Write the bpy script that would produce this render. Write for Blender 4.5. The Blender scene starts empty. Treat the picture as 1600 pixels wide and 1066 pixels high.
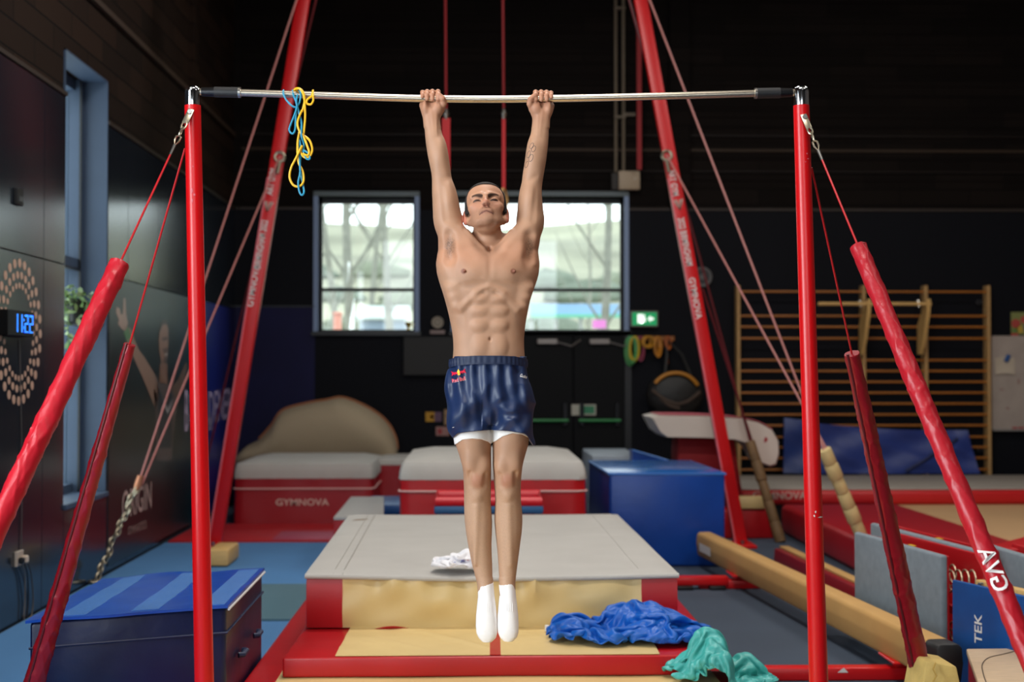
import bpy, bmesh, math, random
import numpy as np
from mathutils import Vector, Matrix
random.seed(7)
SC = bpy.context.scene
COL = SC.collection
# ------------------------------------------------------------------ camera
YAW, PITCH, FPX = math.radians(1.418), math.radians(1.21), 2222.0
CAM = Vector((0.0, 0.0, 1.68))
cd = bpy.data.cameras.new('camera'); cam = bpy.data.objects.new('camera', cd); COL.objects.link(cam)
cam.location = CAM; cam.rotation_euler = (math.pi/2 + PITCH, 0, -YAW)
cd.sensor_width = 36.0; cd.lens = FPX*36/1600; cd.clip_end = 500
cd.dof.use_dof = True; cd.dof.focus_distance = 5.53; cd.dof.aperture_fstop = 2.3
SC.camera = cam
# ------------------------------------------------------------------ view
SC.view_settings.view_transform = 'Standard'; SC.view_settings.look = 'None'
SC.view_settings.gamma = 1.0; SC.view_settings.use_curve_mapping = False
SC.view_settings.exposure = 0.0
SC.cycles.max_bounces = 8; SC.cycles.diffuse_bounces = 4; SC.cycles.glossy_bounces = 3
SC.cycles.transparent_max_bounces = 8; SC.cycles.sample_clamp_indirect = 6.0
# ------------------------------------------------------------------ world: bright overcast sky
w = bpy.data.worlds.new('world'); SC.world = w; w.use_nodes = True
bg = w.node_tree.nodes['Background']; bg.inputs[0].default_value = (0.88, 0.95, 1.0, 1); bg.inputs[1].default_value = 3.4
# ------------------------------------------------------------------ daylight through the hall's other windows and its roof lamps
def area(name, loc, rot, sx, sy, power, col):
    l = bpy.data.lights.new(name, 'AREA'); l.shape = 'RECTANGLE'; l.size = sx; l.size_y = sy; l.energy = power; l.color = col
    o = bpy.data.objects.new(name, l); COL.objects.link(o); o.location = loc; o.rotation_euler = rot; return o
DAY = (0.86, 0.94, 1.0)
area('rear_window_daylight', (-0.2, -5.7, 3.6), (math.radians(80), 0, 0), 5.0, 3.4, 25, (0.97, 0.97, 1.0))
area('side_window_daylight', (-2.95, 0.3, 2.6), (0, math.radians(-90), 0), 3.2, 1.6, 70, DAY)
area('side_window_daylight', (-2.95, 3.0, 2.6), (0, math.radians(-90), 0), 3.2, 1.6, 240, DAY)
for lx, ly, p in ((0.1, 4.0, 200), (0.2, 8.6, 190), (4.6, 3.6, 40), (4.6, 8.6, 95), (0.4, 13.6, 70), (5.0, 13.6, 70)):
    area('roof_lamp_light', (lx, ly, 6.9), (0, 0, 0), 1.6, 0.5, p, (1.0, 0.95, 0.89))
# ------------------------------------------------------------------ pixel -> place helpers (photo frame 1600 x 1066)
_F = Vector((math.sin(YAW)*math.cos(PITCH), math.cos(YAW)*math.cos(PITCH), math.sin(PITCH)))
_R = Vector((math.cos(YAW), -math.sin(YAW), 0)); _U = _R.cross(_F)
def ray(px, py): return _F + _R*((px-800)/FPX) + _U*((533-py)/FPX)
def U(px, py, Y): d = ray(px, py); return CAM + d*((Y-CAM.y)/d.y)
def UX(px, py, X): d = ray(px, py); return CAM + d*((X-CAM.x)/d.x)
def UZ(px, py, Z): d = ray(px, py); return CAM + d*((Z-CAM.z)/d.z)
# ------------------------------------------------------------------ materials
def lin(c):
    if isinstance(c, str): c = tuple(int(c[i:i+2], 16)/255 for i in (0, 2, 4))
    return tuple(x/12.92 if x <= .04045 else ((x+.055)/1.055)**2.4 for x in c)
_M = {}
def mat(name, col, rough=.5, metal=0., bump=0., bscale=60., var=0., vscale=6., spec=.5, coat=0., emit=0., sheen=0., stretch=None, bdist=.002):
    if name in _M: return _M[name]
    m = bpy.data.materials.new(name); m.use_nodes = True; nt = m.node_tree; b = nt.nodes['Principled BSDF']
    c = lin(col); b.inputs['Base Color'].default_value = (*c, 1); b.inputs['Roughness'].default_value = rough
    b.inputs['Metallic'].default_value = metal; b.inputs['Specular IOR Level'].default_value = spec
    b.inputs['Coat Weight'].default_value = coat; b.inputs['Sheen Weight'].default_value = sheen
    if emit: b.inputs['Emission Color'].default_value = (*c, 1); b.inputs['Emission Strength'].default_value = emit
    if bump or var:
        tc = nt.nodes.new('ShaderNodeTexCoord'); src = tc.outputs['Object']
        if stretch:
            mp = nt.nodes.new('ShaderNodeMapping'); mp.inputs['Scale'].default_value = stretch
            nt.links.new(src, mp.inputs[0]); src = mp.outputs[0]
    if var:
        n = nt.nodes.new('ShaderNodeTexNoise'); n.inputs['Scale'].default_value = vscale; n.inputs['Detail'].default_value = 5
        nt.links.new(src, n.inputs['Vector'])
        r = nt.nodes.new('ShaderNodeValToRGB'); r.color_ramp.elements[0].position = .3; r.color_ramp.elements[1].position = .7
        r.color_ramp.elements[0].color = (*[x*(1-var) for x in c], 1); r.color_ramp.elements[1].color = (*[min(1, x*(1+var)) for x in c], 1)
        nt.links.new(n.outputs['Fac'], r.inputs[0]); nt.links.new(r.outputs[0], b.inputs['Base Color'])
    if bump:
        n = nt.nodes.new('ShaderNodeTexNoise'); n.inputs['Scale'].default_value = bscale; n.inputs['Detail'].default_value = 4
        nt.links.new(src, n.inputs['Vector'])
        bp = nt.nodes.new('ShaderNodeBump'); bp.inputs['Strength'].default_value = bump; bp.inputs['Distance'].default_value = bdist
        nt.links.new(n.outputs['Fac'], bp.inputs['Height']); nt.links.new(bp.outputs[0], b.inputs['Normal'])
    _M[name] = m; return m
def brickmat(name, c1, c2, cm, bw, bh, rough=.8, axis='Y'):
    m = bpy.data.materials.new(name); m.use_nodes = True; nt = m.node_tree; b = nt.nodes['Principled BSDF']
    tc = nt.nodes.new('ShaderNodeTexCoord'); sx_ = nt.nodes.new('ShaderNodeSeparateXYZ'); mp = nt.nodes.new('ShaderNodeCombineXYZ'); nt.links.new(tc.outputs['Object'], sx_.inputs[0])
    nt.links.new(sx_.outputs[axis], mp.inputs[0]); nt.links.new(sx_.outputs['Z'], mp.inputs[1])
    k = nt.nodes.new('ShaderNodeTexBrick'); k.inputs['Scale'].default_value = 1
    k.inputs['Color1'].default_value = (*lin(c1), 1); k.inputs['Color2'].default_value = (*lin(c2), 1); k.inputs['Mortar'].default_value = (*lin(cm), 1)
    k.inputs['Brick Width'].default_value = bw; k.inputs['Row Height'].default_value = bh; k.inputs['Mortar Size'].default_value = .008
    nt.links.new(mp.outputs[0], k.inputs['Vector']); nt.links.new(k.outputs['Color'], b.inputs['Base Color'])
    b.inputs['Roughness'].default_value = rough; b.inputs['Specular IOR Level'].default_value = .12
    bp = nt.nodes.new('ShaderNodeBump'); bp.inputs['Strength'].default_value = .6; bp.inputs['Distance'].default_value = .01; bp.invert = True
    nt.links.new(k.outputs['Fac'], bp.inputs['Height']); nt.links.new(bp.outputs[0], b.inputs['Normal'])
    return m
# ------------------------------------------------------------------ mesh builder
class MB:
    def __init__(s): s.v = []; s.f = []
    def add(s, vs, fs):
        o = len(s.v); s.v += [tuple(p) for p in vs]; s.f += [tuple(i+o for i in f) for f in fs]; return s
    def box(s, x0, x1, y0, y1, z0, z1):
        return s.hexa([(x0,y0,z0),(x1,y0,z0),(x1,y1,z0),(x0,y1,z0)], [(x0,y0,z1),(x1,y0,z1),(x1,y1,z1),(x0,y1,z1)])
    def hexa(s, b, t):
        n = len(b); fs = [tuple(reversed(range(n))), tuple(range(n, 2*n))]
        fs += [(i, (i+1) % n, n+(i+1) % n, n+i) for i in range(n)]
        return s.add(list(b)+list(t), fs)
    def prism(s, poly, vec):
        v = Vector(vec); return s.hexa([Vector(p) for p in poly], [Vector(p)+v for p in poly])
    def rhexa(s, b, t, r=.02, seg=2):
        bm = bmesh.new(); vs = [bm.verts.new(p) for p in list(b)+list(t)]; n = len(b)
        bm.faces.new([vs[i] for i in reversed(range(n))]); bm.faces.new(vs[n:])
        for i in range(n): bm.faces.new((vs[i], vs[(i+1) % n], vs[n+(i+1) % n], vs[n+i]))
        bmesh.ops.bevel(bm, geom=list(bm.edges), offset=r, segments=seg, profile=.5, affect='EDGES')
        bm.verts.index_update(); s.add([v.co.copy() for v in bm.verts], [[v.index for v in f.verts] for f in bm.faces]); bm.free(); return s
    def rbox(s, x0, x1, y0, y1, z0, z1, r=.02, seg=2):
        return s.rhexa([(x0,y0,z0),(x1,y0,z0),(x1,y1,z0),(x0,y1,z0)], [(x0,y0,z1),(x1,y0,z1),(x1,y1,z1),(x0,y1,z1)], r, seg)
    def obox(s, c, sz, R=None, r=0, seg=2):
        c = Vector(c); h = Vector(sz)/2; R = R or Matrix.Identity(3)
        q = [(-1,-1),(1,-1),(1,1),(-1,1)]
        b = [c+R@Vector((x*h.x, y*h.y, -h.z)) for x, y in q]; t = [c+R@Vector((x*h.x, y*h.y, h.z)) for x, y in q]
        return s.rhexa(b, t, r, seg) if r else s.hexa(b, t)
    def tube(s, pts, r, n=10, closed=False, caps=True):
        pts = [Vector(p) for p in pts]; N = len(pts); rs = r if isinstance(r, (list, tuple)) else [r]*N
        prev = None; rings = []
        for i, p in enumerate(pts):
            a = pts[(i-1) % N] if (closed or i > 0) else p; b = pts[(i+1) % N] if (closed or i < N-1) else p
            t = (b-a); t = t.normalized() if t.length > 1e-9 else Vector((0, 0, 1))
            if prev is None:
                u = t.orthogonal().normalized()
            else:
                u = prev - t*prev.dot(t); u = u.normalized() if u.length > 1e-6 else t.orthogonal().normalized()
            prev = u; v = t.cross(u)
            rings.append([p+(u*math.cos(2*math.pi*k/n)+v*math.sin(2*math.pi*k/n))*rs[i] for k in range(n)])
        fs = []; M = N if closed else N-1
        for i in range(M):
            j = (i+1) % N
            fs += [(i*n+k, i*n+(k+1) % n, j*n+(k+1) % n, j*n+k) for k in range(n)]
        if caps and not closed: fs += [tuple(reversed(range(n))), tuple(range((N-1)*n, N*n))]
        return s.add([p for q in rings for p in q], fs)
    def cyl(s, a, b, r0, r1=None, n=20): return s.tube([a, b], [r0, r0 if r1 is None else r1], n)
    def sphere(s, c, r, nu=16, nv=10, R=None):
        c = Vector(c); r = (r, r, r) if not isinstance(r, (tuple, list)) else r; vs = []; fs = []
        for j in range(1, nv):
            for i in range(nu):
                th = math.pi*j/nv; ph = 2*math.pi*i/nu
                p = Vector((r[0]*math.sin(th)*math.cos(ph), r[1]*math.sin(th)*math.sin(ph), r[2]*math.cos(th))); vs.append(c+(R@p if R else p))
        top = len(vs); q = Vector((0, 0, r[2])); q = R@q if R else q; vs += [c+q, c-q]
        for j in range(nv-2):
            for i in range(nu): fs.append((j*nu+i, (j+1)*nu+i, (j+1)*nu+(i+1) % nu, j*nu+(i+1) % nu))
        for i in range(nu): fs += [(top, i, (i+1) % nu), (top+1, (nv-2)*nu+(i+1) % nu, (nv-2)*nu+i)]
        return s.add(vs, fs)
    def torus(s, c, R, r, ux=(1,0,0), uy=(0,0,1), n=28, m=8, arc=(0, 2*math.pi)):
        c = Vector(c); ux = Vector(ux); uy = Vector(uy); full = abs(arc[1]-arc[0]-2*math.pi) < 1e-6
        k = n if full else n+1
        return s.tube([c+(ux*math.cos(arc[0]+(arc[1]-arc[0])*i/n)+uy*math.sin(arc[0]+(arc[1]-arc[0])*i/n))*R for i in range(k)], r, m, closed=full)
    def grid(s, fn, nu, nv, cu=False, cv=False):
        A = nu if cu else nu+1; B = nv if cv else nv+1
        vs = [fn(i/nu, j/nv) for j in range(B) for i in range(A)]
        fs = [(j*A+i, j*A+(i+1) % A, ((j+1) % B)*A+(i+1) % A, ((j+1) % B)*A+i) for j in range(nv) for i in range(nu)]
        return s.add(vs, fs)
    def slab(s, fn, nu, nv, th):            # sheet fn(u,v) with thickness along vector th
        th = Vector(th); A = nu+1; o = [Vector(fn(i/nu, j/nv)) for j in range(nv+1) for i in range(A)]; n = len(o)
        fs = []
        for j in range(nv):
            for i in range(nu):
                q = (j*A+i, j*A+i+1, (j+1)*A+i+1, (j+1)*A+i); fs += [q, tuple(k+n for k in reversed(q))]
        rim = [i for i in range(A)] + [j*A+nu for j in range(1, nv+1)] + [nv*A+i for i in range(nu-1, -1, -1)] + [j*A for j in range(nv-1, 0, -1)]
        for a, b in zip(rim, rim[1:]+rim[:1]): fs.append((b, a, a+n, b+n))
        return s.add(o+[p+th for p in o], fs)
ORG = {}
def link(name, me, m, parent=None, smooth=True, angle=35):
    if m is not None: me.materials.append(m)
    if smooth:
        me.polygons.foreach_set('use_smooth', [True]*len(me.polygons)); me.set_sharp_from_angle(angle=math.radians(angle))
    o = bpy.data.objects.new(name, me); COL.objects.link(o)
    if parent is not None: o.parent = parent
    return o
def obj(name, mb, m, parent=None, smooth=True, angle=35, fix=True):
    org = ORG.get(parent.name, Vector((0, 0, 0))) if parent is not None else Vector((0, 0, 0))
    me = bpy.data.meshes.new(name); me.from_pydata([tuple(Vector(p)-org) for p in mb.v], [], mb.f)
    if fix:
        bm = bmesh.new(); bm.from_mesh(me); bmesh.ops.recalc_face_normals(bm, faces=bm.faces); bm.to_mesh(me); bm.free()
    o = link(name, me, m, parent, smooth, angle); ORG[o.name] = org; return o
def tag(o, label=None, cat=None, group=None, kind=None):
    if label: o['label'] = label
    if cat: o['category'] = cat
    if group: o['group'] = group
    if kind: o['kind'] = kind
    return o
def thing(name, label, cat, loc, group=None):
    o = bpy.data.objects.new(name, None); COL.objects.link(o); o.location = loc; o.empty_display_size = .1
    ORG[o.name] = Vector(loc); return tag(o, label, cat, group)
def single(name, mb, m, label, cat, group=None, **k):
    return tag(obj(name, mb, m, **k), label, cat, group)
def struct(name, mb, m, parent=None, **k):
    o = obj(name, mb, m, parent, **k)
    if parent is None: o['kind'] = 'structure'
    return o
def text2d(s, size=1., sx=1., shear=0.):
    c = bpy.data.curves.new('tmp', 'FONT'); c.body = s; c.size = size; c.align_x = 'CENTER'; c.align_y = 'CENTER'; c.shear = shear; c.resolution_u = 3; c.offset = .012*size
    o = bpy.data.objects.new('tmp', c); COL.objects.link(o); dg = bpy.context.evaluated_depsgraph_get()
    e = o.evaluated_get(dg); me = e.to_mesh(); vs = [(v.co.x*sx, v.co.y) for v in me.vertices]; fs = [tuple(p.vertices) for p in me.polygons]
    e.to_mesh_clear(); bpy.data.objects.remove(o); bpy.data.curves.remove(c); return vs, fs
def text_mb(s, size, o, ux, uy, sx=1., off=.0015, shear=0.):
    vs, fs = text2d(s, size, sx, shear); o = Vector(o); ux = Vector(ux).normalized(); uy = Vector(uy).normalized(); n = ux.cross(uy)
    return MB().add([o+ux*x+uy*y+n*off for x, y in vs], fs)
def hn(x, y, z=0., seed=0):                       # cheap smooth pseudo noise in -1..1
    return (math.sin(x*1.7+seed*1.3+math.sin(y*2.3+seed)) + math.sin(y*1.9-seed*.7+math.sin(x*1.3+z*2.1)) + math.sin((x+y)*1.1+z*1.7+seed*2.1))/3
# shared materials
RED = mat('red_vinyl', 'b00c15', .38, bump=.25, bscale=14, var=.08, vscale=3, bdist=.006)
REDP = mat('red_paint', 'c40a10', .3, spec=.45)
DRED = mat('dark_red_vinyl', '98101c', .42, bump=.2, bscale=20, bdist=.004)
CREAM = mat('cream_vinyl', 'd9bd82', .42, bump=.15, bscale=25, var=.05, vscale=4, bdist=.003)
GREYF = mat('grey_mat_fabric', 'b6b2ac', .85, bump=.35, bscale=420, var=.04, vscale=3)
BLUEV = mat('blue_vinyl', '0c3f93', .32, bump=.3, bscale=9, var=.1, vscale=4, bdist=.01)
WHITE = mat('white_print', 'e8e4e0', .6)
PALE = mat('pale_print', 'd9b9ab', .6)
CHROME = mat('chrome', 'e6e6ea', .1, 1.)
STEEL = mat('brushed_steel', 'b9b4ac', .3, 1., bump=.1, bscale=80)
BLACKP = mat('black_rubber', '141416', .5)
WOOD = mat('pale_wood', 'd2a968', .5, var=.12, vscale=8, stretch=(1, 12, 12))
# ================================================================== the hall
XL, XR, YB, YR, ZC = -3.05, 9.5, 18.0, -6.0, 7.5
WT = .38
M_PANEL = mat('dark_wall_panel', '1b2129', .17, bump=.02, bscale=2, spec=.5, var=.06, vscale=2)
M_NAVY = mat('navy_wall_paint', '0e0f15', .65, bump=.1, bscale=40, spec=.12)
M_REVEAL = mat('blue_grey_reveal_paint', '394a61', .55, var=.06, vscale=4)
M_BRICKL = brickmat('dark_painted_brick_side', '2b1d15', '1a110c', '0a0605', .9, .2, axis='Y')
M_BRICKB = brickmat('dark_painted_brick_back', '16100d', '0e0907', '080504', .9, .2, axis='X')
M_FLOOR = mat('slate_floor', '3a4656', .85, bump=.3, bscale=350, var=.1, vscale=1.2)
M_CEIL = mat('dark_ceiling', '1c1917', .9)
M_DARK = mat('dark_frame', '17191c', .4)
M_FRAME = mat('grey_window_frame', '596569', .45)
M_PINKW = mat('plain_wall', '5b5652', .8)
def glassmat():
    m = bpy.data.materials.new('window_glass'); m.use_nodes = True; nt = m.node_tree; nt.nodes.clear()
    o = nt.nodes.new('ShaderNodeOutputMaterial'); t = nt.nodes.new('ShaderNodeBsdfTransparent'); g = nt.nodes.new('ShaderNodeBsdfGlossy')
    t.inputs[0].default_value = (.93, .97, .96, 1); g.inputs['Roughness'].default_value = .02
    x = nt.nodes.new('ShaderNodeMixShader'); x.inputs[0].default_value = .06
    nt.links.new(t.outputs[0], x.inputs[1]); nt.links.new(g.outputs[0], x.inputs[2]); nt.links.new(x.outputs[0], o.inputs[0]); return m
GLASS = glassmat()
struct('floor', MB().box(XL-WT, XR+.3, YR-.3, YB+WT, -.2, 0), M_FLOOR)
single('floor_carpet', MB().rbox(XL+.02, -1.15, 2.0, 13.93, .001, .012, .004, 1), mat('lit_blue_carpet', '4c7fb2', .9, bump=.3, bscale=350, var=.08, vscale=1.2), 'mid-blue carpet strip, window light painted into its colour, along the side wall', 'carpet')  # window light on this side of the floor partly put into the colour
struct('ceiling', MB().box(XL-WT, XR+.3, YR-.3, YB+WT, ZC, ZC+.2), M_CEIL)
struct('wall_right', MB().box(XR, XR+.3, YR, YB, 0, ZC), M_PINKW)
# rear wall behind the camera, with its big window opening
rw = MB(); rw.box(XL-WT, XR, YR-.3, YR, 0, 1.6).box(XL-WT, XR, YR-.3, YR, 5.6, ZC).box(XL-WT, -2.8, YR-.3, YR, 1.6, 5.6).box(2.4, XR, YR-.3, YR, 1.6, 5.6)
struct('wall_rear', rw, M_PINKW)
# left wall with tall window openings
ZS, ZH, ZP = .68, 4.08, 3.72
OPEN = [(-.5, 1.1), (2.2, 3.8), (10.6, 11.82)]
lw_lo = MB(); lw_hi = MB(); y = YR
def seg(y0, y1, z0, z1):
    if z0 < ZP: lw_lo.box(XL-WT, XL-.03, y0, y1, z0, min(z1, ZP))
    if z1 > ZP: lw_hi.box(XL-WT, XL-.02, y0, y1, max(z0, ZP), z1)
for a, b in OPEN:
    seg(y, a, 0, ZC); seg(a, b, 0, ZS); seg(a, b, ZH, ZC); y = b
seg(y, YB+WT, 0, ZC)
wl = struct('wall_left', lw_lo, M_PANEL)
wh = struct('wall_left', lw_hi, M_BRICKL)
# panels of the left wall: each its own piece with open joints
def panel(y0, y1, z0, z1): obj('panel', MB().rbox(XL-.03, XL, y0+.004, y1-.004, z0+.004, z1-.004, .002, 1), M_PANEL, wl)
ys = [-6, -4.78, -3.56, -2.34, -.5], [1.1, 2.2], [3.8, 5.2, 6.42, 7.64, 8.86, 10.08, 10.6]
for run in ys:
    for a, b in zip(run, run[1:]):
        panel(a, b, .0, 2.47); panel(a, b, 2.47, ZP)
yy = [11.82, 12.5, 13.7, 14.9, 16.1, 17.3, 18.0]
for a, b in zip(yy, yy[1:]): panel(a, b, 2.47, ZP); panel(a, b, 0, 2.47)
for a, b in OPEN[:2]: panel(a, b, 0, ZS)
panel(10.6, 11.82, 0, ZS)
# the ledge between panels and brick, and raised courses in the brickwork
obj('ledge', MB().box(XL-.05, XL+.012, 11.82, YB, ZP, ZP+.03).box(XL-.05, XL+.012, YR, 10.6, ZP, ZP+.03), mat('brown_ledge', '2b2019', .6), wh)
for z, y0, y1 in ((4.62, 10.2, 17.9), (5.3, 9.0, 13.2), (5.62, 9.0, 12.2)):
    obj('course', MB().box(XL-.03, XL+.018, y0, y1, z, z+.05), mat('brown_course', '3a2a1e', .6), wh)
obj('pilaster', MB().box(XL-.03, XL+.03, 15.2, 15.45, ZP+.03, ZC), M_BRICKL, wh)
# window 3 (the one in view): jambs, step, frame, glass, sill
for k, (a, b) in enumerate(OPEN):
    wr = struct('window_%d' % (k+1), MB().box(XL-.20, XL-.005, b-.012, b, ZS, ZH).box(XL-.20, XL-.005, a, a+.012, ZS, ZH).box(XL-.20, XL-.005, a, b, ZH-.012, ZH), M_REVEAL)
    obj('sill', MB().rbox(XL-.36, XL+.02, a, b, ZS-.03, ZS+.012, .006, 1), M_REVEAL, wr)
    obj('frame', MB().box(XL-.34, XL-.2, b-.075, b, ZS, ZH).box(XL-.34, XL-.2, a, a+.075, ZS, ZH).box(XL-.34, XL-.26, a, b, ZH-.09, ZH).box(XL-.34, XL-.26, a, b, ZS+.01, ZS+.08).box(XL-.34, XL-.22, a, b, 2.52, 2.6), M_REVEAL, wr)
    obj('gasket', MB().box(XL-.215, XL-.198, b-.09, b-.075, ZS, ZH).box(XL-.24, XL-.2, a+.07, b-.07, 2.5, 2.52), M_DARK, wr)
    for z0, z1 in ((ZS+.08, 2.52), (2.6, ZH-.09)):
        obj('pane', MB().box(XL-.315, XL-.305, a+.075, b-.075, z0, z1), GLASS, wr)
# back wall: dark paint below, brick above, two window openings and a door recess
wins = []
for x0, x1 in ((497, 648), (712, 975)):
    p, q = U(x0, 518, YB), U(x1, 307, YB); wins.append((p.x, q.x, p.z, q.z))
bw = MB(); bh = MB(); xs = [XL-.02, wins[0][0], wins[0][1], wins[1][0], wins[1][1], XR]; z0, z1 = wins[0][2], wins[0][3]
for i in range(0, 6, 2): bw.box(xs[i], xs[i+1], YB, YB+WT, z0, ZP)
bw.box(XL-.02, XR, YB, YB+WT, 0, z0)
for i in range(0, 6, 2): bh.box(xs[i], xs[i+1], YB+.01, YB+WT, ZP, z1)
bh.box(XL-.02, XR, YB+.01, YB+WT, z1, ZC)
wb = struct('wall_back', bw, M_NAVY)
whb = struct('wall_back', bh, M_BRICKB)
obj('ledge', MB().box(XL, wins[0][0]-.06, YB-.02, YB+.02, ZP, ZP+.03).box(wins[1][1]+.06, XR, YB-.02, YB+.02, ZP, ZP+.03), mat('brown_ledge', '2b2019', .6), whb)
for py in (236, 212, 268):
    z = U(800, py, YB).z; obj('course', MB().box(XL, XR, YB-.012, YB+.02, z, z+(.035 if py == 236 else .02)), mat('brown_course_back%d' % py, '35291e' if py == 236 else '1b130f', .6, spec=.2), whb)
for k in range(26):
    z = 4.1+k*.135; obj('course', MB().box(XL, XR, YB+.0, YB+.02, z, z+.012), mat('dark_course', '120c0a', .8, spec=.1), whb)
obj('column', MB().box(U(368, 0, YB).x-.02, U(378, 0, YB).x, YB-.03, YB+.02, ZP+.03, ZC), M_BRICKB, whb)
obj('column', MB().box(U(1046, 0, YB).x, U(1078, 0, YB).x, YB-.06, YB+.02, ZP+.03, ZC), M_BRICKB, whb)
for k, (a, b, c, d) in enumerate(wins):
    wr = struct('window_%d' % (k+4), MB().box(a-.06, a, YB-.015, YB+.3, c-.05, d+.06).box(b, b+.06, YB-.015, YB+.3, c-.05, d+.06), mat('pale_blue_reveal', '7f93b4', .5))
    obj('head', MB().box(a-.06, b+.06, YB-.02, YB+.3, d, d+.06), M_FRAME, wr)
    obj('head_frame', MB().box(a, b, YB+.2, YB+.27, d-.07, d), M_DARK, wr)
    obj('frame', MB().box(a, a+.03, YB+.2, YB+.27, c, d).box(b-.03, b, YB+.2, YB+.27, c, d).box(a, b, YB+.2, YB+.27, c, c+.03), M_DARK, wr)
    zt = U(700, 453, YB+.2).z
    obj('transom', MB().box(a, b, YB+.19, YB+.27, zt-.022, zt+.022), M_DARK, wr)
    obj('sill', MB().box(a-.08, b+.08, YB-.05, YB+.3, c-.05, c), M_DARK, wr)
    for u0, u1 in ((c+.03, zt-.022), (zt+.022, d-.07)):
        obj('pane', MB().box(a+.03, b-.03, YB+.23, YB+.238, u0, u1), GLASS, wr)
# double door under the right-hand window
DX0, DX1 = U(815, 600, YB).x, U(976, 600, YB).x; DH = U(800, 524, YB).z; DM = (DX0+DX1)/2
M_DOOR = mat('black_door', '08080a', .55, spec=.15)
dr = struct('door_1', MB().box(DX0-.08, DX0, YB-.05, YB, 0, DH+.06).box(DX1, DX1+.08, YB-.05, YB, 0, DH+.06).box(DX0, DX1, YB-.05, YB, DH, DH+.06), M_DARK)
GREENB = mat('green_push_bar', '1d7a3c', .4)
for a, b in ((DX0, DM-.006), (DM+.006, DX1)):
    lf = obj('leaf', MB().rbox(a, b, YB-.04, YB, .01, DH-.005, .004, 1), M_DOOR, dr)
    zb = U(800, 657, YB).z
    obj('push_bar', MB().tube([(a+.06, YB-.09, zb), (b-.06, YB-.09, zb)], .02, 8), GREENB, lf)
    for xx in (a+.1, b-.1): obj('bar_bracket', MB().rbox(xx-.025, xx+.025, YB-.09, YB-.04, zb-.07, zb+.22, .006, 1), mat('dark_metal', '2a2a2c', .35, .8), lf)
    zc = U(800, 534, YB).z
    obj('closer', MB().rbox((a+b)/2-.13, (a+b)/2+.13, YB-.1, YB-.04, zc-.035, zc+.035, .01, 1), mat('closer_metal', '8d8580', .4, .6), lf)
    obj('closer_arm', MB().tube([((a+b)/2+.1, YB-.08, zc), ((a+b)/2+.3, YB-.13, zc-.06), ((a+b)/2+.42, YB-.06, zc+.02)], .009, 6), mat('closer_metal', '8d8580', .4, .6), lf)
p, q = U(893, 649, YB-.04), U(931, 632, YB-.04)
sg = obj('door_sign', MB().box(p.x, q.x, YB-.048, YB-.04, p.z, q.z), mat('sign_cream', 'a9a698', .5), dr)
obj('sign_field', MB().box(p.x+.1, q.x-.02, YB-.051, YB-.048, p.z+.02, q.z-.02), mat('sign_green', '2c7a55', .5), sg)

# ------------------------------------------------------------------ outside the back windows
M_GRASS = mat('pale_grass', '6a7058', .95, var=.25, vscale=.12)
M_HILL = mat('wooded_hillside', '8b8a76', .95, var=.4, vscale=.09)
def hillz(x, y):
    return max(0, (y-28)*.095) + max(0, (y-60)*.066)+ .9*hn(x*.09, y*.07, 0, 3)*min(1, max(0, (y-30)/20))
struct('ground', MB().grid(lambda u, v: (-60+120*u, 18.6+130*v, hillz(-60+120*u, 18.6+130*v)-.05), 50, 60), M_HILL)
struct('lawn', MB().grid(lambda u, v: (-30+60*u, 18.5+15*v, -.02), 4, 4), M_GRASS)
BARK = mat('grey_bark', '8c8b80', .9, var=.2, vscale=6)
def bare_tree(px, Y, h, r, lean, seed, label):
    rnd = random.Random(seed); b = U(px, 580, Y); z0 = hillz(b.x, Y)-.1; root = thing('bare_tree', label, 'tree', (b.x, Y, z0), 'bare trees outside the windows')
    tr = MB(); pts = [(b.x+lean*t*h+.12*math.sin(t*5+seed), Y, z0+h*t) for t in [i/8 for i in range(9)]]
    tr.tube(pts, [r*.62*(1-.75*i/8) for i in range(9)], 7); obj('trunk', tr, BARK, root)
    for k in range(9):
        t = .25+.7*rnd.random(); i = int(t*8); p = Vector(pts[i]); s = rnd.choice((-1, 1)); L = h*(.18+.2*rnd.random())
        q = [p+Vector((s*L*.5*a, rnd.uniform(-.3, .3)*a, L*a*(.6+.4*a))) for a in (0, .35, .7, 1)]
        obj('branch', MB().tube(q, [r*.17, r*.13, r*.08, r*.03], 5), BARK, root)
bare_tree(527, 36, 10, .17, -.07, 1, 'leaning bare tree outside the narrow window, nearest its left jamb')
bare_tree(549, 30, 9.5, .22, .0, 2, 'thickest bare tree outside the narrow window')
bare_tree(572, 40, 11, .16, .10, 3, 'bare tree leaning right in the middle of the narrow window')
bare_tree(630, 34, 10, .19, -.10, 4, 'bare tree leaning left outside the narrow window, nearest its right jamb')
bare_tree(947, 30, 10, .19, -.01, 5, 'straight bare tree outside the wide window near its right jamb')
bare_tree(912, 46, 8, .12, .03, 6, 'slender bare tree outside the wide window beside the straight one')
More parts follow.
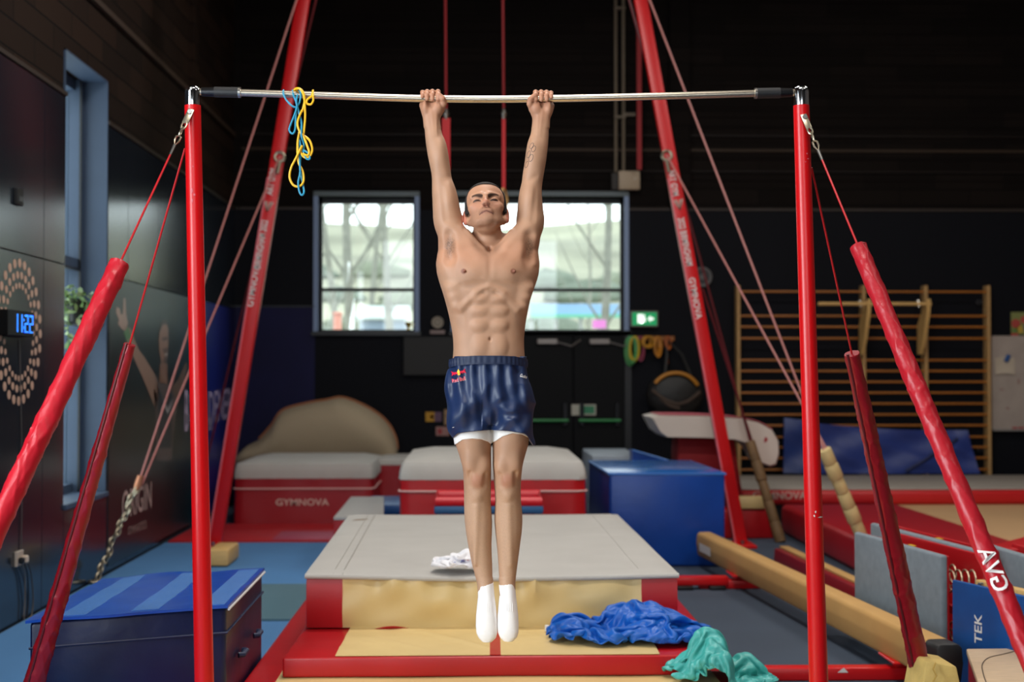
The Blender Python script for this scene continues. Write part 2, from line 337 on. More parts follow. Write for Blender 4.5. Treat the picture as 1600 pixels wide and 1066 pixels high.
# hillside thickets
scrub = [MB(), MB(), MB()]
for k in range(44):
    rnd = random.Random(100+k); x = -19+4.6*(k % 9)+rnd.uniform(-.8, .8)+(2.2 if (k//9) % 2 else 0); Y = 48+9*(k//9)+rnd.uniform(-1.5, 1.5); r = rnd.uniform(.8, 1.7)
    scrub[k % 3].grid(lambda u, v: (x+r*1.5*math.sin(math.pi*v)*math.cos(6.283*u)*(1+.25*hn(u*22, v*9, k)), Y+r*math.sin(math.pi*v)*math.sin(6.283*u), hillz(x, Y)+r*.6*math.cos(math.pi*v)*(1+.25*hn(u*17, v*14, k))), 14, 8, cu=True)
for sm_, c, nm in zip(scrub, ('757a68', '9a8c66', '6c7466'), ('grey-green', 'straw-coloured', 'dark green')):
    tag(obj('hillside_scrub', sm_, mat('scrub_'+c, c, .95, var=.25, vscale=1.2)), nm+' scrub scattered over the hillside outside the windows', 'scrub', kind='stuff')
# fence with a blue banner outside the wide window, low wall and parked van outside the narrow one
f0, f1 = U(830, 500, 31).x, U(985, 500, 31).x
fe = thing('banner_fence', 'long fence with a blue and green banner outside the wide window', 'fence', ((f0+f1)/2, 31, 0))
obj('banner', MB().box(f0, f1, 31, 31.03, U(0, 490, 31).z, U(0, 474, 31).z), mat('pale_blue_banner', '9cc0ea', .7), fe)
obj('rail', MB().box(f0, f1, 30.97, 31, U(0, 496, 31).z, U(0, 490, 31).z), mat('green_rail', '7cc9ac', .6), fe)
for i in range(5): obj('post', MB().cyl((f0+(f1-f0)*i/4, 31.05, 0), (f0+(f1-f0)*i/4, 31.05, U(0, 472, 31).z), .05), mat('fence_grey', 'a9aaa5', .7), fe)
a, b = U(926, 513, 29), U(947, 500, 29)
bd = thing('pink_board', 'small pink board on a post outside the wide window', 'sign', ((a.x+b.x)/2, 29, 0))
obj('board', MB().box(a.x, b.x, 29, 29.03, a.z, b.z), mat('pink_sign', 'f08ad6', .6), bd)
obj('post', MB().cyl(((a.x+b.x)/2, 29.05, 0), ((a.x+b.x)/2, 29.05, a.z), .04), mat('fence_grey', 'a9aaa5', .7), bd)
a, b = U(562, 512, 38), U(632, 493, 38)
vn = thing('garden_shed', 'low grey shed outside the narrow window', 'shed', ((a.x+b.x)/2, 38, 0))
obj('wall', MB().box(a.x, b.x, 38, 40, 0, b.z-.12), mat('shed_grey', '8a98a8', .7), vn)
obj('roof', MB().prism([(a.x-.1, 37.9, b.z-.12), (b.x+.1, 37.9, b.z-.12), (b.x+.1, 39, b.z+.25), (a.x-.1, 39, b.z+.25)], (0, 0, .06)), mat('shed_roof', 'b9c2bd', .7), vn)
a, b = U(521, 516, 31), U(532, 492, 31)
sb = thing('red_bin', 'red upright bin outside the narrow window', 'bin', ((a.x+b.x)/2, 31, 0))
obj('body', MB().rbox(a.x, b.x, 31, 31.3, 0, b.z, .02), mat('faded_red', 'd98873', .6), sb)
obj('lid', MB().rbox(a.x-.02, b.x+.02, 30.97, 31.33, b.z, b.z+.06, .02), mat('faded_red', 'd98873', .6), sb)
# ================================================================== high bar
YB5 = 5.6
def spline(pts, n):
    P = [Vector(p) for p in pts]; o = []
    for i in range(len(P)-1):
        a = P[max(i-1, 0)]; b = P[i]; c = P[i+1]; d = P[min(i+2, len(P)-1)]
        for k in range(n):
            t = k/n; o.append(.5*((2*b)+(c-a)*t+(2*a-5*b+4*c-d)*t*t+(3*b-a-3*c+d)*t**3))
    return o+[P[-1]]
pl, pr = U(301, 143, YB5), U(1251, 144.5, YB5)
hb = thing('high_bar', 'steel horizontal bar on two red uprights with wire stays, gymnast hanging from it', 'high bar', ((pl.x+pr.x)/2, YB5, 0))
STEELBAR = mat('chalky_steel_bar', 'cfc3b0', .3, 1., var=.25, vscale=30, stretch=(3, 30, 30))
barp = [U(px, py, YB5) for px, py in ((313, 143.3), (375, 144.8), (470, 148), (600, 152.6), (677, 154.4), (765, 155.2), (845, 154.4), (930, 153), (1060, 149.6), (1180, 146), (1240, 144.6))]
obj('bar', MB().tube(spline(barp, 6), .0142, 16), STEELBAR, hb)
for a, b, s in ((315, 374, 1), (1181, 1238, -1)):
    p, q = U(a, 143.5 if s > 0 else 144.8, YB5), U(b, 144.6 if s > 0 else 146, YB5)
    if s < 0: p, q = U(1238, 144.8, YB5), U(1181, 146, YB5)
    mid = p.lerp(q, .34); sl = obj('bar_sleeve', MB().tube([mid, q], .021, 16), BLACKP, hb); obj('sleeve_collar', MB().tube([q.lerp(mid, .04), q.lerp(mid, -.06)], .0215, 16), STEEL, sl)
    obj('bar_end', MB().tube([p, mid], [.017, .019], 12), mat('dark_steel', '3a3a3c', .35, 1.), hb)
up = []
for px0, px1, s in ((301, 319, -1), (1252, 1279, 1)):
    t = U(px0, 165, YB5); bpt = U(px1, 1066, YB5); sl = (bpt-t)/(t.z-bpt.z); foot = t+sl*t.z; foot.z = 0
    u = obj('upright', MB().tube([foot+Vector((0, 0, .02)), t.lerp(foot, .5), t], [.039, .0345, .0318], 28), REDP, hb); up.append((t, foot))
    cap = U(px0, 140, YB5); capb = t.copy()
    prof = [(0, .0305), (.05, .0305), (.058, .029), (.066, .024), (.071, .014), (.0725, .002)]
    cz = U(px0, 134, YB5).z-t.z
    obj('chrome_cap', MB().tube([t+Vector((0, 0, z/.0725*cz)) for z, r in prof], [r for z, r in prof], 28), CHROME, u)
    obj('cap_screw', MB().tube([t+Vector((0, -.029, cz*.8)), t+Vector((0, -.0325, cz*.8))], .005, 10), STEEL, u)
    obj('base_plate', MB().rbox(foot.x-.16 if s < 0 else foot.x-.08, foot.x+.08 if s < 0 else foot.x+.16, YB5-.3, YB5+.3, 0, .02, .006), REDP, hb)
    for k in range(5): 
        pass
# scratches and paint chips on the uprights
def chip(px, py, w, h, u, m, seed):
    rnd = random.Random(seed); c = U(px, py, YB5); t, f = u; ax = t.lerp(f, (t.z-c.z)/t.z); r = .0318+(.039-.0318)*(t.z-c.z)/t.z+.0006
    pts = []
    for i in range(9):
        a = 2*math.pi*i/9; pts.append((w*.5*math.cos(a)*rnd.uniform(.5, 1.1), h*.5*math.sin(a)*rnd.uniform(.5, 1.1)))
    v = []
    for x, z in [(0, 0)]+pts:
        xx = c.x+x-ax.x; xx = max(-r*.98, min(r*.98, xx)); v.append((ax.x+xx, ax.y-math.sqrt(r*r-xx*xx), c.z+z))
    return MB().add(v, [(0, 1+i, 1+(i+1) % 9) for i in range(9)])
CHIPM = mat('bare_paint_chip', 'd8cfc9', .6); ups = [o for o in hb.children if o.name.startswith('upright')]
obj('paint_chip', chip(1280, 807, .03, .008, up[1], CHIPM, 3), CHIPM, ups[1]); obj('paint_chip', chip(1269, 805, .008, .01, up[1], CHIPM, 4), CHIPM, ups[1])
obj('paint_chip', chip(1271, 799, .006, .012, up[1], CHIPM, 5), CHIPM, ups[1])
SC1 = mat('paint_scuff', 'c9606a', .6)
for k, (px, py, w, h) in enumerate(((302, 300, .012, .03), (304, 262, .006, .006), (306, 306, .01, .012), (303, 315, .006, .02))): obj('scuff', chip(px, py, w, h, up[0], SC1, 9+k), SC1, ups[0])
for k, (px, py, w, h) in enumerate(((1258, 242, .008, .008), (1260, 250, .01, .006), (1256, 255, .006, .006))): obj('scuff', chip(px, py, w, h, up[1], SC1, 19+k), SC1, ups[1])
# wire stays: shackle, thimble, red-sheathed wire, wrinkled foam sleeve, floor anchor
WIRE = mat('red_sheathed_wire', 'b4141c', .35); ZINC = mat('zinc_fitting', 'b7ad97', .35, 1.)
def sleeve_mb(p, q, r0, r1, seed, twist=9., amp=.17, n=48, seg=260):
    p = Vector(p); q = Vector(q); t = (q-p).normalized(); u = t.orthogonal().normalized(); v = t.cross(u); L = (q-p).length
    rnd = random.Random(seed); kinks = [(rnd.random(), rnd.uniform(0, 6.28), rnd.uniform(.02, .06)) for _ in range(26)]
    def f(a, b):
        an = 2*math.pi*a; r = r0+(r1-r0)*b
        s_ = b*L; n1 = hn(s_*6+math.cos(an)*1.2, math.sin(an)*1.3+seed, s_*3, seed)
        w = amp*.6*(1-abs(math.sin(an+s_*21+2.4*n1)))**2.5+amp*.55*(1-abs(math.sin(an*1.0-s_*33+3.*n1+seed)))**3*(.5+.5*math.sin(s_*9+seed))
        w += amp*.12*n1-amp*.25
        rr = r*(1+w); return p+t*(L*b)+(u*math.cos(an)+v*math.sin(an))*rr
    m = MB().grid(f, n, seg, cu=True)
    o = len(m.v); m.v += [tuple(p), tuple(q)]; m.f += [(o, (i+1) % n, i) for i in range(n)]+[(o+1, seg*n+i, seg*n+(i+1) % n) for i in range(n)]
    return m
VSLV = mat('red_foam_sleeve', 'ac0f20', .38, bump=.5, bscale=30, bdist=.004, spec=.5); VSLD = mat('crimson_foam_sleeve', '900c1a', .36, bump=.3, bscale=30, bdist=.003)
def stay(a, b, s0, r0, r1, m, seed, side, fit=True, gva=False, s1=1.):
    a = Vector(a); b = Vector(b); d = (b-a).normalized()
    st = thing('wire_stay', side, 'wire stay', (b.x, b.y, 0), 'wire stays of the high bar')
    k = .0
    if fit:
        e = Vector((0, -1, 0)); lug = a
        R = Matrix((d.cross(e).normalized(), e, -d)).transposed()
        obj('lug', MB().obox(a+d*.028, (.026, .008, .075), R, .0035, 2), ZINC, st)
        obj('lug_bolt', MB().tube([a+e*-.01+d*.006, a+e*.012+d*.006], .009, 10), STEEL, st)
        sx = d.cross(e).normalized()
        for j in range(2):
            c = a+d*(.075+.03*j); w = sx if j == 0 else e
            obj('shackle', MB().tube([c+d*.02*math.cos(t)+w*.009*math.sin(t) for t in [2*math.pi*i/16 for i in range(16)]], .0038, 6, closed=True), ZINC, st)
        c = a+d*.15
        obj('thimble', MB().tube([c-d*.022, c-d*.016+sx*.009, c+d*.004+sx*.009, c+d*.028, c+d*.004-sx*.009, c-d*.016-sx*.009], .004, 6, closed=True), ZINC, st)
        obj('ferrule', MB().tube([c+d*.026, c+d*.075], [.0065, .005], 8), mat('grey_ferrule', '6d6a66', .4, .8), st); k = .2
    obj('wire', MB().tube([a+d*k, b], .0042, 8), WIRE, st)
    sm0 = a.lerp(b, s0); end = a.lerp(b, s1)
    sl = obj('foam_sleeve', sleeve_mb(sm0, end, r0, r1, seed), m, st, angle=70)
    if m is VSLD: uu = (CAM-a).cross(d).normalized()*-1; obj('sleeve_seam', MB().tube([sm0.lerp(end, i/12)+uu*(r0+(r1-r0)*i/12)*.55+(CAM-sm0).normalized()*(r0+(r1-r0)*i/12)*.86 for i in range(13)], .006, 6), mat('dark_crimson_seam', '5a0a14', .5), sl)
    obj('sleeve_lip', MB().torus(sm0+d*.004, r0*.92, .003, d.orthogonal().normalized(), d.cross(d.orthogonal().normalized()), 24, 6), DRED, sl)
    obj('floor_anchor', MB().rbox(b.x-.06, b.x+.06, b.y-.06, b.y+.06, 0, .05, .01), mat('anchor_steel', '55565a', .4, 1.), st)
    return st, sl, sm0, end
LT, RT = U(298, 173, YB5-.034), U(1256, 181, YB5-.034)
st1 = stay(LT, (-1.90, 4.05, .03), .235, .037, .037, VSLV, 1, 'thick red padded stay reaching forward from the upright beside the dotted wall emblem')
st2 = stay(RT, (1.925, 4.05, .03), .205, .032, .037, VSLV, 2, 'thick red padded stay reaching forward beside the wall bars, white letters on its sleeve')
st3 = stay(U(289, 232, YB5+.03), (-1.95, 6.05, .03), .305, .0235, .048, VSLD, 3, 'crimson padded rear stay coming down to the floor by the striped blue block', fit=False)
st4 = stay(U(1268, 262, YB5+.03), (2.12, 6.6, .03), .30, .032, .05, VSLD, 4, 'crimson padded rear stay coming down over the low balance beam', fit=False)
# white letters printed on the front-right sleeve
sl, s0, s1 = st2[1], st2[2], st2[3]; ax = (s1-s0).normalized(); c = U(1575, 893, 4.66); tt_ = (c-s0).dot(ax); cen = s0+ax*tt_; view = (CAM-cen); view = (view-ax*view.dot(ax)).normalized(); side = ax.cross(view)
vs, fs = text2d('GVA', .07, 1.1); m_ = MB(); rr = .0405
m_.add([cen-ax*(x-.008)+(side*math.sin(-y/rr)+view*math.cos(-y/rr))*rr*1.1 for x, y in vs], fs); obj('print', m_, WHITE, sl, fix=False, smooth=False)
# ================================================================== rings frame behind
YF = 13.6
rf = thing('rings_tower', 'tall red rings tower behind the gymnast, two leaning square legs with white lettering', 'rings frame', (U(745, 580, YF).x, YF, 0))
TOPZ = 5.85; REDS = mat('red_frame_paint', 'cf1016', .35)
legs = []
for s, (bx, by, tx) in ((-1, (336, 850, 474)), (1, (1156, 842, 1001))):
    b = U(bx, by, YF); t = U(tx, 0, YF); dirv = (t-b)/(t.z-b.z); f = b-dirv*(b.z-.03); top = b+dirv*(TOPZ-b.z); legs.append((f, top))
    ux = Vector((1, 0, 0)); h = .062
    q = lambda p: [p+Vector((-h, -.045, 0)), p+Vector((h, -.045, 0)), p+Vector((h, .045, 0)), p+Vector((-h, .045, 0))]
    lg = obj('leg', MB().rhexa(q(f), q(top), .008, 2), REDS, rf)
    e = Vector((-s*0, 0, 0))
    obj('foot_plate', MB().rbox(f.x-.12, f.x+.12, YF-.2, YF+.2, 0, .03, .006), REDS, rf)
    obj('foot_bolt', MB().tube([(f.x-s*.0, YF-.1, .03), (f.x-s*.0, YF-.1, .07)], .018, 8), STEEL, rf)
    edge = Vector((s*-1*h*.93, -.047, 0)) if s > 0 else Vector((-h*.93, -.047, 0))
    obj('edge_strip', MB().tube([f+edge, f+edge+(top-f)*.6], .009, 6), mat('pale_red_edge', 'e8707a', .5), lg)
    # lettering running along the leg
    up_ = (top-f).normalized(); out = Vector((0, -1, 0)); n = out
    def letter(txt, px, py, size, sx, flip, m=WHITE):
        c = U(px, py, YF-.049); a = up_ if s < 0 else -up_; uy = n.cross(a)
        obj('lettering', text_mb(txt, size, c, a, uy, sx, .002), m, lg, smooth=False)
    if s < 0:
        letter('BIRMINGHAM 2022', 408, 382, .09, .62, 0); letter('GYMNOVA', 396, 447, .085, .95, 0); letter('ART GYM', 424.5, 284, .085, .7, 0)
        tri = U(419, 320, YF-.048)
    else:
        letter('2022 BIRMINGHAM', 1070, 378, .09, .62, 0); letter('GYMNOVA', 1086, 466, .085, .95, 0); letter('ART GYM', 1052, 286, .085, .7, 0)
        tri = U(1060.5, 317, YF-.048)
    w_ = n.cross(up_); tm = MB()
    for k in range(3): 
        o_ = tri+up_*.03; tm.add([o_+w_*(-.05+k*.012)+up_*0, o_+w_*(-.034+k*.012), tri-up_*.07+w_*(.004+.0*k), tri-up_*.07+w_*(-.004)], [(0, 1, 2, 3)]); tm.add([o_-w_*(-.05+k*.012), o_-w_*(-.034+k*.012), tri-up_*.07-w_*.004, tri-up_*.07+w_*.004], [(0, 1, 2, 3)])
    obj('emblem', tm, PALE, lg, smooth=False, fix=False)
obj('top_beam', MB().rbox(legs[0][1].x-.06, legs[1][1].x+.06, YF-.05, YF+.05, TOPZ-.02, TOPZ+.1, .01), REDS, rf)
# stays of the tower
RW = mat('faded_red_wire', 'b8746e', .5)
def tower_stay(top, anchor, name, m=RW, r=.011, ring=None):
    t = thing('tower_stay', name, 'wire stay', (anchor[0], anchor[1], 0), 'wire stays of the rings tower'); top = Vector(top); an = Vector(anchor)
    obj('wire', MB().tube([top, an], r, 6), m, t)
    return t
eyl, eyr = U(437, 245, YF-.06), U(1042, 243, YF-.06)
tl = Vector((legs[0][1].x+.05, YF-.08, TOPZ)); trr = Vector((legs[1][1].x-.05, YF-.08, TOPZ))
chl = U(216, 757, 11.75); chr_ = U(1288, 706, 11.6)
tag(tower_stay(tl, chl, 'pale red stay from the tower top to the chain by the mural', r=.009), kind=None)
tower_stay(eyl, chl+Vector((.03, 0, 0)), 'pale red stay from the leg eyelet to the chain by the mural', r=.009)
tower_stay(trr, chr_, 'front stay from the top of the rings tower down to the pale taped anchor', r=.009)
tower_stay(eyr, chr_+Vector((.03, 0, 0)), 'front stay from the leg eyelet down to the pale taped anchor', r=.009)
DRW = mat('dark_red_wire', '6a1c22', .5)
bl_ = U(306, 792, 14.9); br_ = U(1172, 690, 14.25)
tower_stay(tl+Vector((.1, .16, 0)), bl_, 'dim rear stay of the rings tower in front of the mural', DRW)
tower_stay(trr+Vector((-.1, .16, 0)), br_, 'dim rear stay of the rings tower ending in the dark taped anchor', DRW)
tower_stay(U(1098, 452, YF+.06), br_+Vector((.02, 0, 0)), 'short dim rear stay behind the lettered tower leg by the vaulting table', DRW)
for e, s in ((eyl, -1), (eyr, 1)):
    obj('eyelet', MB().torus(e, .045, .014, (1, 0, 0), (0, 0, 1), 18, 8), ZINC, rf)
    obj('eyelet_link', MB().tube([e+Vector((0, 0, -.05)), e+Vector((s*.02, -.01, -.16))], .018, 8), ZINC, rf)
# chain at the mural side
ca_, cb_ = chl, UX(150, 906, XL+.07)
chn = thing('anchor_chain', 'steel link chain anchoring the tower stays to the floor below the mural', 'chain', (cb_.x, cb_.y, 0))
N = 22; dv = (cb_-ca_); L = dv.length; d = dv.normalized(); u_ = d.orthogonal().normalized(); v_ = d.cross(u_)
for i in range(N):
    c = ca_+d*(L*(i+.5)/N)+Vector((.012*math.sin(i*1.3), 0, .01*math.sin(i*.7))); w_ = u_ if i % 2 else v_
    obj('link', MB().tube([c+d*.034*math.cos(t)+w_*.02*math.sin(t) for t in [2*math.pi*k/12 for k in range(12)]], .0085, 6, closed=True), ZINC, chn)
obj('hook', MB().tube([ca_+Vector((.02, 0, .07)), ca_, ca_+d*.06], [.028, .034, .02], 8), mat('copper_clamp', 'b87a5c', .4, .6), chn)
obj('anchor_ring', MB().torus((cb_.x, cb_.y, .03), .05, .012, (1, 0, 0), (0, 1, 0)), ZINC, chn)
# taped foam sleeves over the right-hand anchors
TAPE = mat('pale_tape', 'd6bf86', .55, var=.1, vscale=9); TAPED = mat('brown_foam_tube', '6e5232', .7, var=.2, vscale=8)
def taped(a, b, r, m, label, bands):
    a = Vector(a); b = Vector(b); t = thing('taped_anchor', label, 'foam sleeve', (b.x, b.y, b.z)); d = (b-a).normalized(); L = (b-a).length
    for k in range(bands):
        p = a+d*(L*k/bands); q = a+d*(L*(k+1)/bands); rr = r*(1+.08*math.sin(k*2.1))
        obj('tape_band', MB().tube([p+d*.002, p+d*.012, q-d*.012, q-d*.002], [rr*.93, rr, rr*1.02, rr*.95], 14), m, t)
    return t
b_ = UZ(1346, 838, .31); taped(chr_+Vector((0, 0, .02)), b_, .055, TAPE, 'pale cream taped foam tube over the anchor behind the grey springboards', 6)
b_ = UZ(1220, 848, .0); tp = taped(br_, b_, .05, TAPED, 'brown foam tube over the rear anchor beside the blue block', 5)
# rings on red straps
WOODR = mat('ring_wood', 'c99a5c', .45)
for i, (px, ey, label) in enumerate(((697, 268, 'gymnastic ring on a broad red strap behind the forearm without the tattoo'), (787, 296, 'gymnastic ring on a thin red strap above the gymnast head'))):
    t = U(px-2, 0, YF); p = U(px, 170, YF); q = U(px, ey, YF); rg = thing('gymnastic_ring', label, 'rings', (q.x, YF, q.z-.2), 'rings hanging from the tower')
    obj('cable', MB().tube([(t.x, YF, TOPZ-.02), p], .013, 6), mat('red_ring_cable', '8c1218', .5), rg)
    obj('swivel', MB().tube([p, p+Vector((0, 0, -.05)), p+Vector((0, 0, -.1))], [.012, .03, .014], 10), STEEL, rg)
    w_ = .04 if i == 0 else .018
    obj('strap', MB().rhexa([(q.x-w_, YF-.006, q.z), (q.x+w_, YF-.006, q.z), (q.x+w_, YF+.006, q.z), (q.x-w_, YF+.006, q.z)], [(p.x-w_, YF-.006, p.z-.09), (p.x+w_, YF-.006, p.z-.09), (p.x+w_, YF+.006, p.z-.09), (p.x-w_, YF+.006, p.z-.09)], .003, 1), mat('red_strap', 'c4141c', .6), rg)
    obj('ring', MB().torus((q.x, YF, q.z-.1), .104, .014, (.3, .95, 0), (0, 0, 1), 28, 10), WOODR, rg)
# resistance tubes hanging on the bar
def tubes(name, label, col, paths, r):
    t = thing(name, label, 'resistance tube', tuple(U(467, 150, YB5)), 'resistance tubes on the bar')
    m = mat('tube_'+col, col, .45)
    for p in paths: obj('loop', MB().tube(spline([U(x, y, YB5+dy) for x, y, dy in p], 6), r, 8), m, t)
    return t
tubes('resistance_tube', 'yellow resistance tube looped over the bar and hanging in coils', 'e8b21a', [
 [(459, 150, .02), (460, 140.5, 0), (466, 138, -.02), (473, 143, -.024), (476, 155, -.024), (474, 168, -.018), (472, 175, -.015)],
 [(463, 150, .02), (464, 139.5, 0), (470, 140, -.02), (475, 152, -.026), (477, 180, -.02), (475, 205, -.016), (474, 214, -.012)],
 [(489, 141.5, 0), (487, 150, -.02), (480, 156, -.028), (480, 162, -.026), (486, 163, -.024), (489.5, 157, -.022), (489, 150, -.02), (489, 141, 0)],
 [(472, 172, -.018), (465, 190, -.022), (467, 203, -.022), (474, 213, -.02), (480, 228, -.022), (483, 238, -.024), (480, 243, -.024), (473, 240, -.02)],
 [(475, 212, -.012), (484, 220, -.02), (488, 234, -.02), (484, 244, -.02), (476, 246, -.016), (470, 238, -.014), (472, 228, -.02), (463, 246, -.022), (455, 262, -.024), (452.5, 277, -.024), (458, 289, -.024), (467, 291.5, -.022), (474, 284, -.02), (473, 268, -.018), (466, 252, -.016), (465, 225, -.014), (468, 205, -.012)]], .0044)
tubes('resistance_tube', 'blue resistance tube twisted round the yellow one on the bar', '1f87a8', [
 [(443, 141, 0), (443, 147, -.02), (448, 157, -.024), (457, 166, -.024), (463, 167, -.02), (468, 160, -.018), (470, 148, -.02), (468, 141.5, 0)],
 [(457, 141.5, 0), (459, 150, -.02), (464, 165, -.022), (460, 180, -.022), (454, 195, -.022), (452, 204, -.022), (457, 209, -.022), (461, 203, -.022), (462, 185, -.02), (463, 168, -.018)],
 [(467, 143, 0), (463, 158, -.026), (467, 176, -.014), (471, 192, -.014), (471, 212, -.024), (475, 226, -.012), (474, 238, -.012), (479, 248, -.02), (484, 248, -.02), (482, 240, -.02), (472, 232, -.01), (468, 218, -.01)],
 [(467, 206, -.01), (467, 240, -.01), (469, 268, -.026), (466, 285, -.026), (468, 300, -.026), (472, 305, -.026), (475, 300, -.024), (473, 288, -.01), (469, 262, -.008), (470, 240, -.008)]], .004)
# ================================================================== landing mats under and behind the bar
def quadz(pts, Z): return [UZ(x, y, Z) for x, y in pts]
def mat_block(name, label, corners, z0, z1, m, cat='mat', r=.025, group=None):
    q = [Vector((c.x, c.y, 0)) for c in corners]; c = sum(q, Vector())/4
    t = thing(name, label, cat, (c.x, c.y, z0), group)
    obj('core', MB().rhexa([p+Vector((0, 0, z0)) for p in q], [p+Vector((0, 0, z1)) for p in q], r, 3), m, t); return t
def lerp4(q, u, v): return (q[0]*(1-u)+q[1]*u)*(1-v)+(q[3]*(1-u)+q[2]*u)*v
# --- base landing mat on the floor
bX0, bX1 = -1.13, 1.33
base = thing('landing_mat', 'lowest wide cream landing mat with red borders, under the safety mat stack', 'mat', (.1, 8.4, 0), 'landing mats under the bar')
obj('core', MB().rbox(bX0, bX1, 5.98, 10.9, 0, .19, .03, 3), RED, base)
cr = MB().slab(lambda u, v: (bX0+.17+(bX1-bX0-.34)*u, 6.08+4.7*v, .19+.004*hn(u*9, v*14)), 20, 30, (0, 0, .008)); obj('cream_top', cr, CREAM, base)
fm_ = thing('landing_mat', 'cream landing mat with red borders between the two uprights, nearest the camera', 'mat', (.08, 4.6, 0), 'landing mats under the bar')
obj('core', MB().rbox(-.86, 1.02, 3.2, 5.95, 0, .19, .03, 3), RED, fm_); obj('cream_top', MB().slab(lambda u, v: (-.7+1.56*u, 3.4+2.4*v, .19+.003*hn(u*9, v*14)), 16, 20, (0, 0, .008)), CREAM, fm_)
# --- middle mat
q = [UZ(441, 1027, .3), UZ(1096, 1023, .3), None, None]; y1 = 8.9; q[2] = Vector((q[1].x+.02, y1, .3)); q[3] = Vector((q[0].x+.02, y1, .3))
mm = mat_block('landing_mat', 'middle cream landing mat with red ends and a red centre stripe', q, .2, .297, RED, r=.012, group='landing mats under the bar')
def topf(u0, u1, dz=0.):
    def f(u, v):
        uu = u0+(u1-u0)*u; vv = .006+.6*v; p = lerp4(q, uu, vv)
        w = .0035*math.sin(20*uu+9*vv)*math.sin(7*vv+3*uu)+.005*max(0, math.sin(38*(uu-.5)*(1-.5*vv)+26*vv))**6*math.exp(-((uu-.3)/.25)**2)+.004*max(0, math.sin(26*(uu+vv*.7)))**8
        return (p.x, p.y, .3+(w*1.2+.0035)*min(1, (vv-.006)/.1)+dz)
    return f
obj('cream_top', MB().slab(topf(.125, .493), 60, 40, (0, 0, .004)), CREAM, mm); obj('cream_top', MB().slab(topf(.519, .9), 60, 40, (0, 0, .004)), CREAM, mm)
obj('centre_stripe', MB().slab(topf(.493, .519, .0005), 4, 40, (0, 0, .004)), RED, mm)
# --- top block
tq = [UZ(478, 894, .6), UZ(1059, 893, .6), UZ(968, 806, .6), UZ(548, 800, .6)]
yb_ = (tq[2].y+tq[3].y)/2; tq[2].y = tq[3].y = yb_
tb = mat_block('safety_mat', 'thick grey-topped safety mat with cream front and red ends, topmost of the front stack', tq, .302, .568, RED, r=.02)
def fpan(u0, u1, pk, th=.04):
    a, b = tq[0], tq[1]
    def f(u, v):
        uu = u0+(u1-u0)*u; p = a.lerp(b, uu); z = .306+.282*v
        s = 0
        if pk:
            e = math.exp(-((1-v)/.38)**2); s = .016*e*(math.sin(46*uu+3*math.sin(9*uu))+.6*math.sin(83*uu+1))*(.4+.6*(uu < .62))
            s += .010*math.sin(15*uu+4*v)*math.sin(math.pi*v)+.007*math.sin(31*uu-6*v)*math.sin(math.pi*v)
        bulge = .018*math.sin(math.pi*min(1, max(0, v)))
        return (p.x, p.y-.026-bulge-s, z-.012*math.sin(math.pi*uu)*v*(1 if pk else .6))
    return MB().slab(f, 90 if pk else 12, 18, (0, th, 0))
obj('cream_front', fpan(.1, .9, True), CREAM, tb)
obj('end_panel', fpan(.004, .1, False), RED, tb); obj('end_panel', fpan(.9, .996, False), RED, tb)
def gtop(u, v):
    p = lerp4(tq, u, v); ed = min(u, 1-u, v*1.4, (1-v)*1.4)
    sag = -.012*math.sin(math.pi*u)*(1-v)**2-.004*math.sin(math.pi*u)
    return (p.x, p.y-.045*(1-v), .592+.012*min(1, ed/.03)+sag+.002*hn(u*8, v*9))
obj('grey_top', MB().slab(gtop, 60, 50, (0, 0, -.016)), GREYF, tb)
obj('front_roll', MB().tube([Vector(gtop(i/40, 0))+Vector((0, .004, -.009)) for i in range(41)], .0135, 8), GREYF, tb)
SEAM = mat('grey_seam', 'a19d97', .8)
for u in (.075, .1, .9):
    obj('seam', MB().tube([Vector(gtop(u if u != .1 else .1+.0*i, i/20))+Vector((0, 0, .001)) for i in range(21)], .004 if u == .1 else .0025, 6), SEAM if u != .9 else GREYF, tb)
p0 = UZ(586, 983, .303); obj('pull_strap', MB().slab(lambda u, v: (p0.x+.19*u, p0.y-.03-.02*math.sin(3.14*u)*v, .305+.018*math.sin(3.14*u)*v), 10, 4, (0, 0, .004)), RED, tb)
obj('scuff_mark', MB().add([gtop(a, b)[:2]+(gtop(a, b)[2]+.0012,) for a, b in ((.03, .83), (.08, .855), (.085, .88), (.04, .86))], [(0, 1, 2, 3)]), mat('brown_scuff', '8a7660', .8), tb, fix=False)
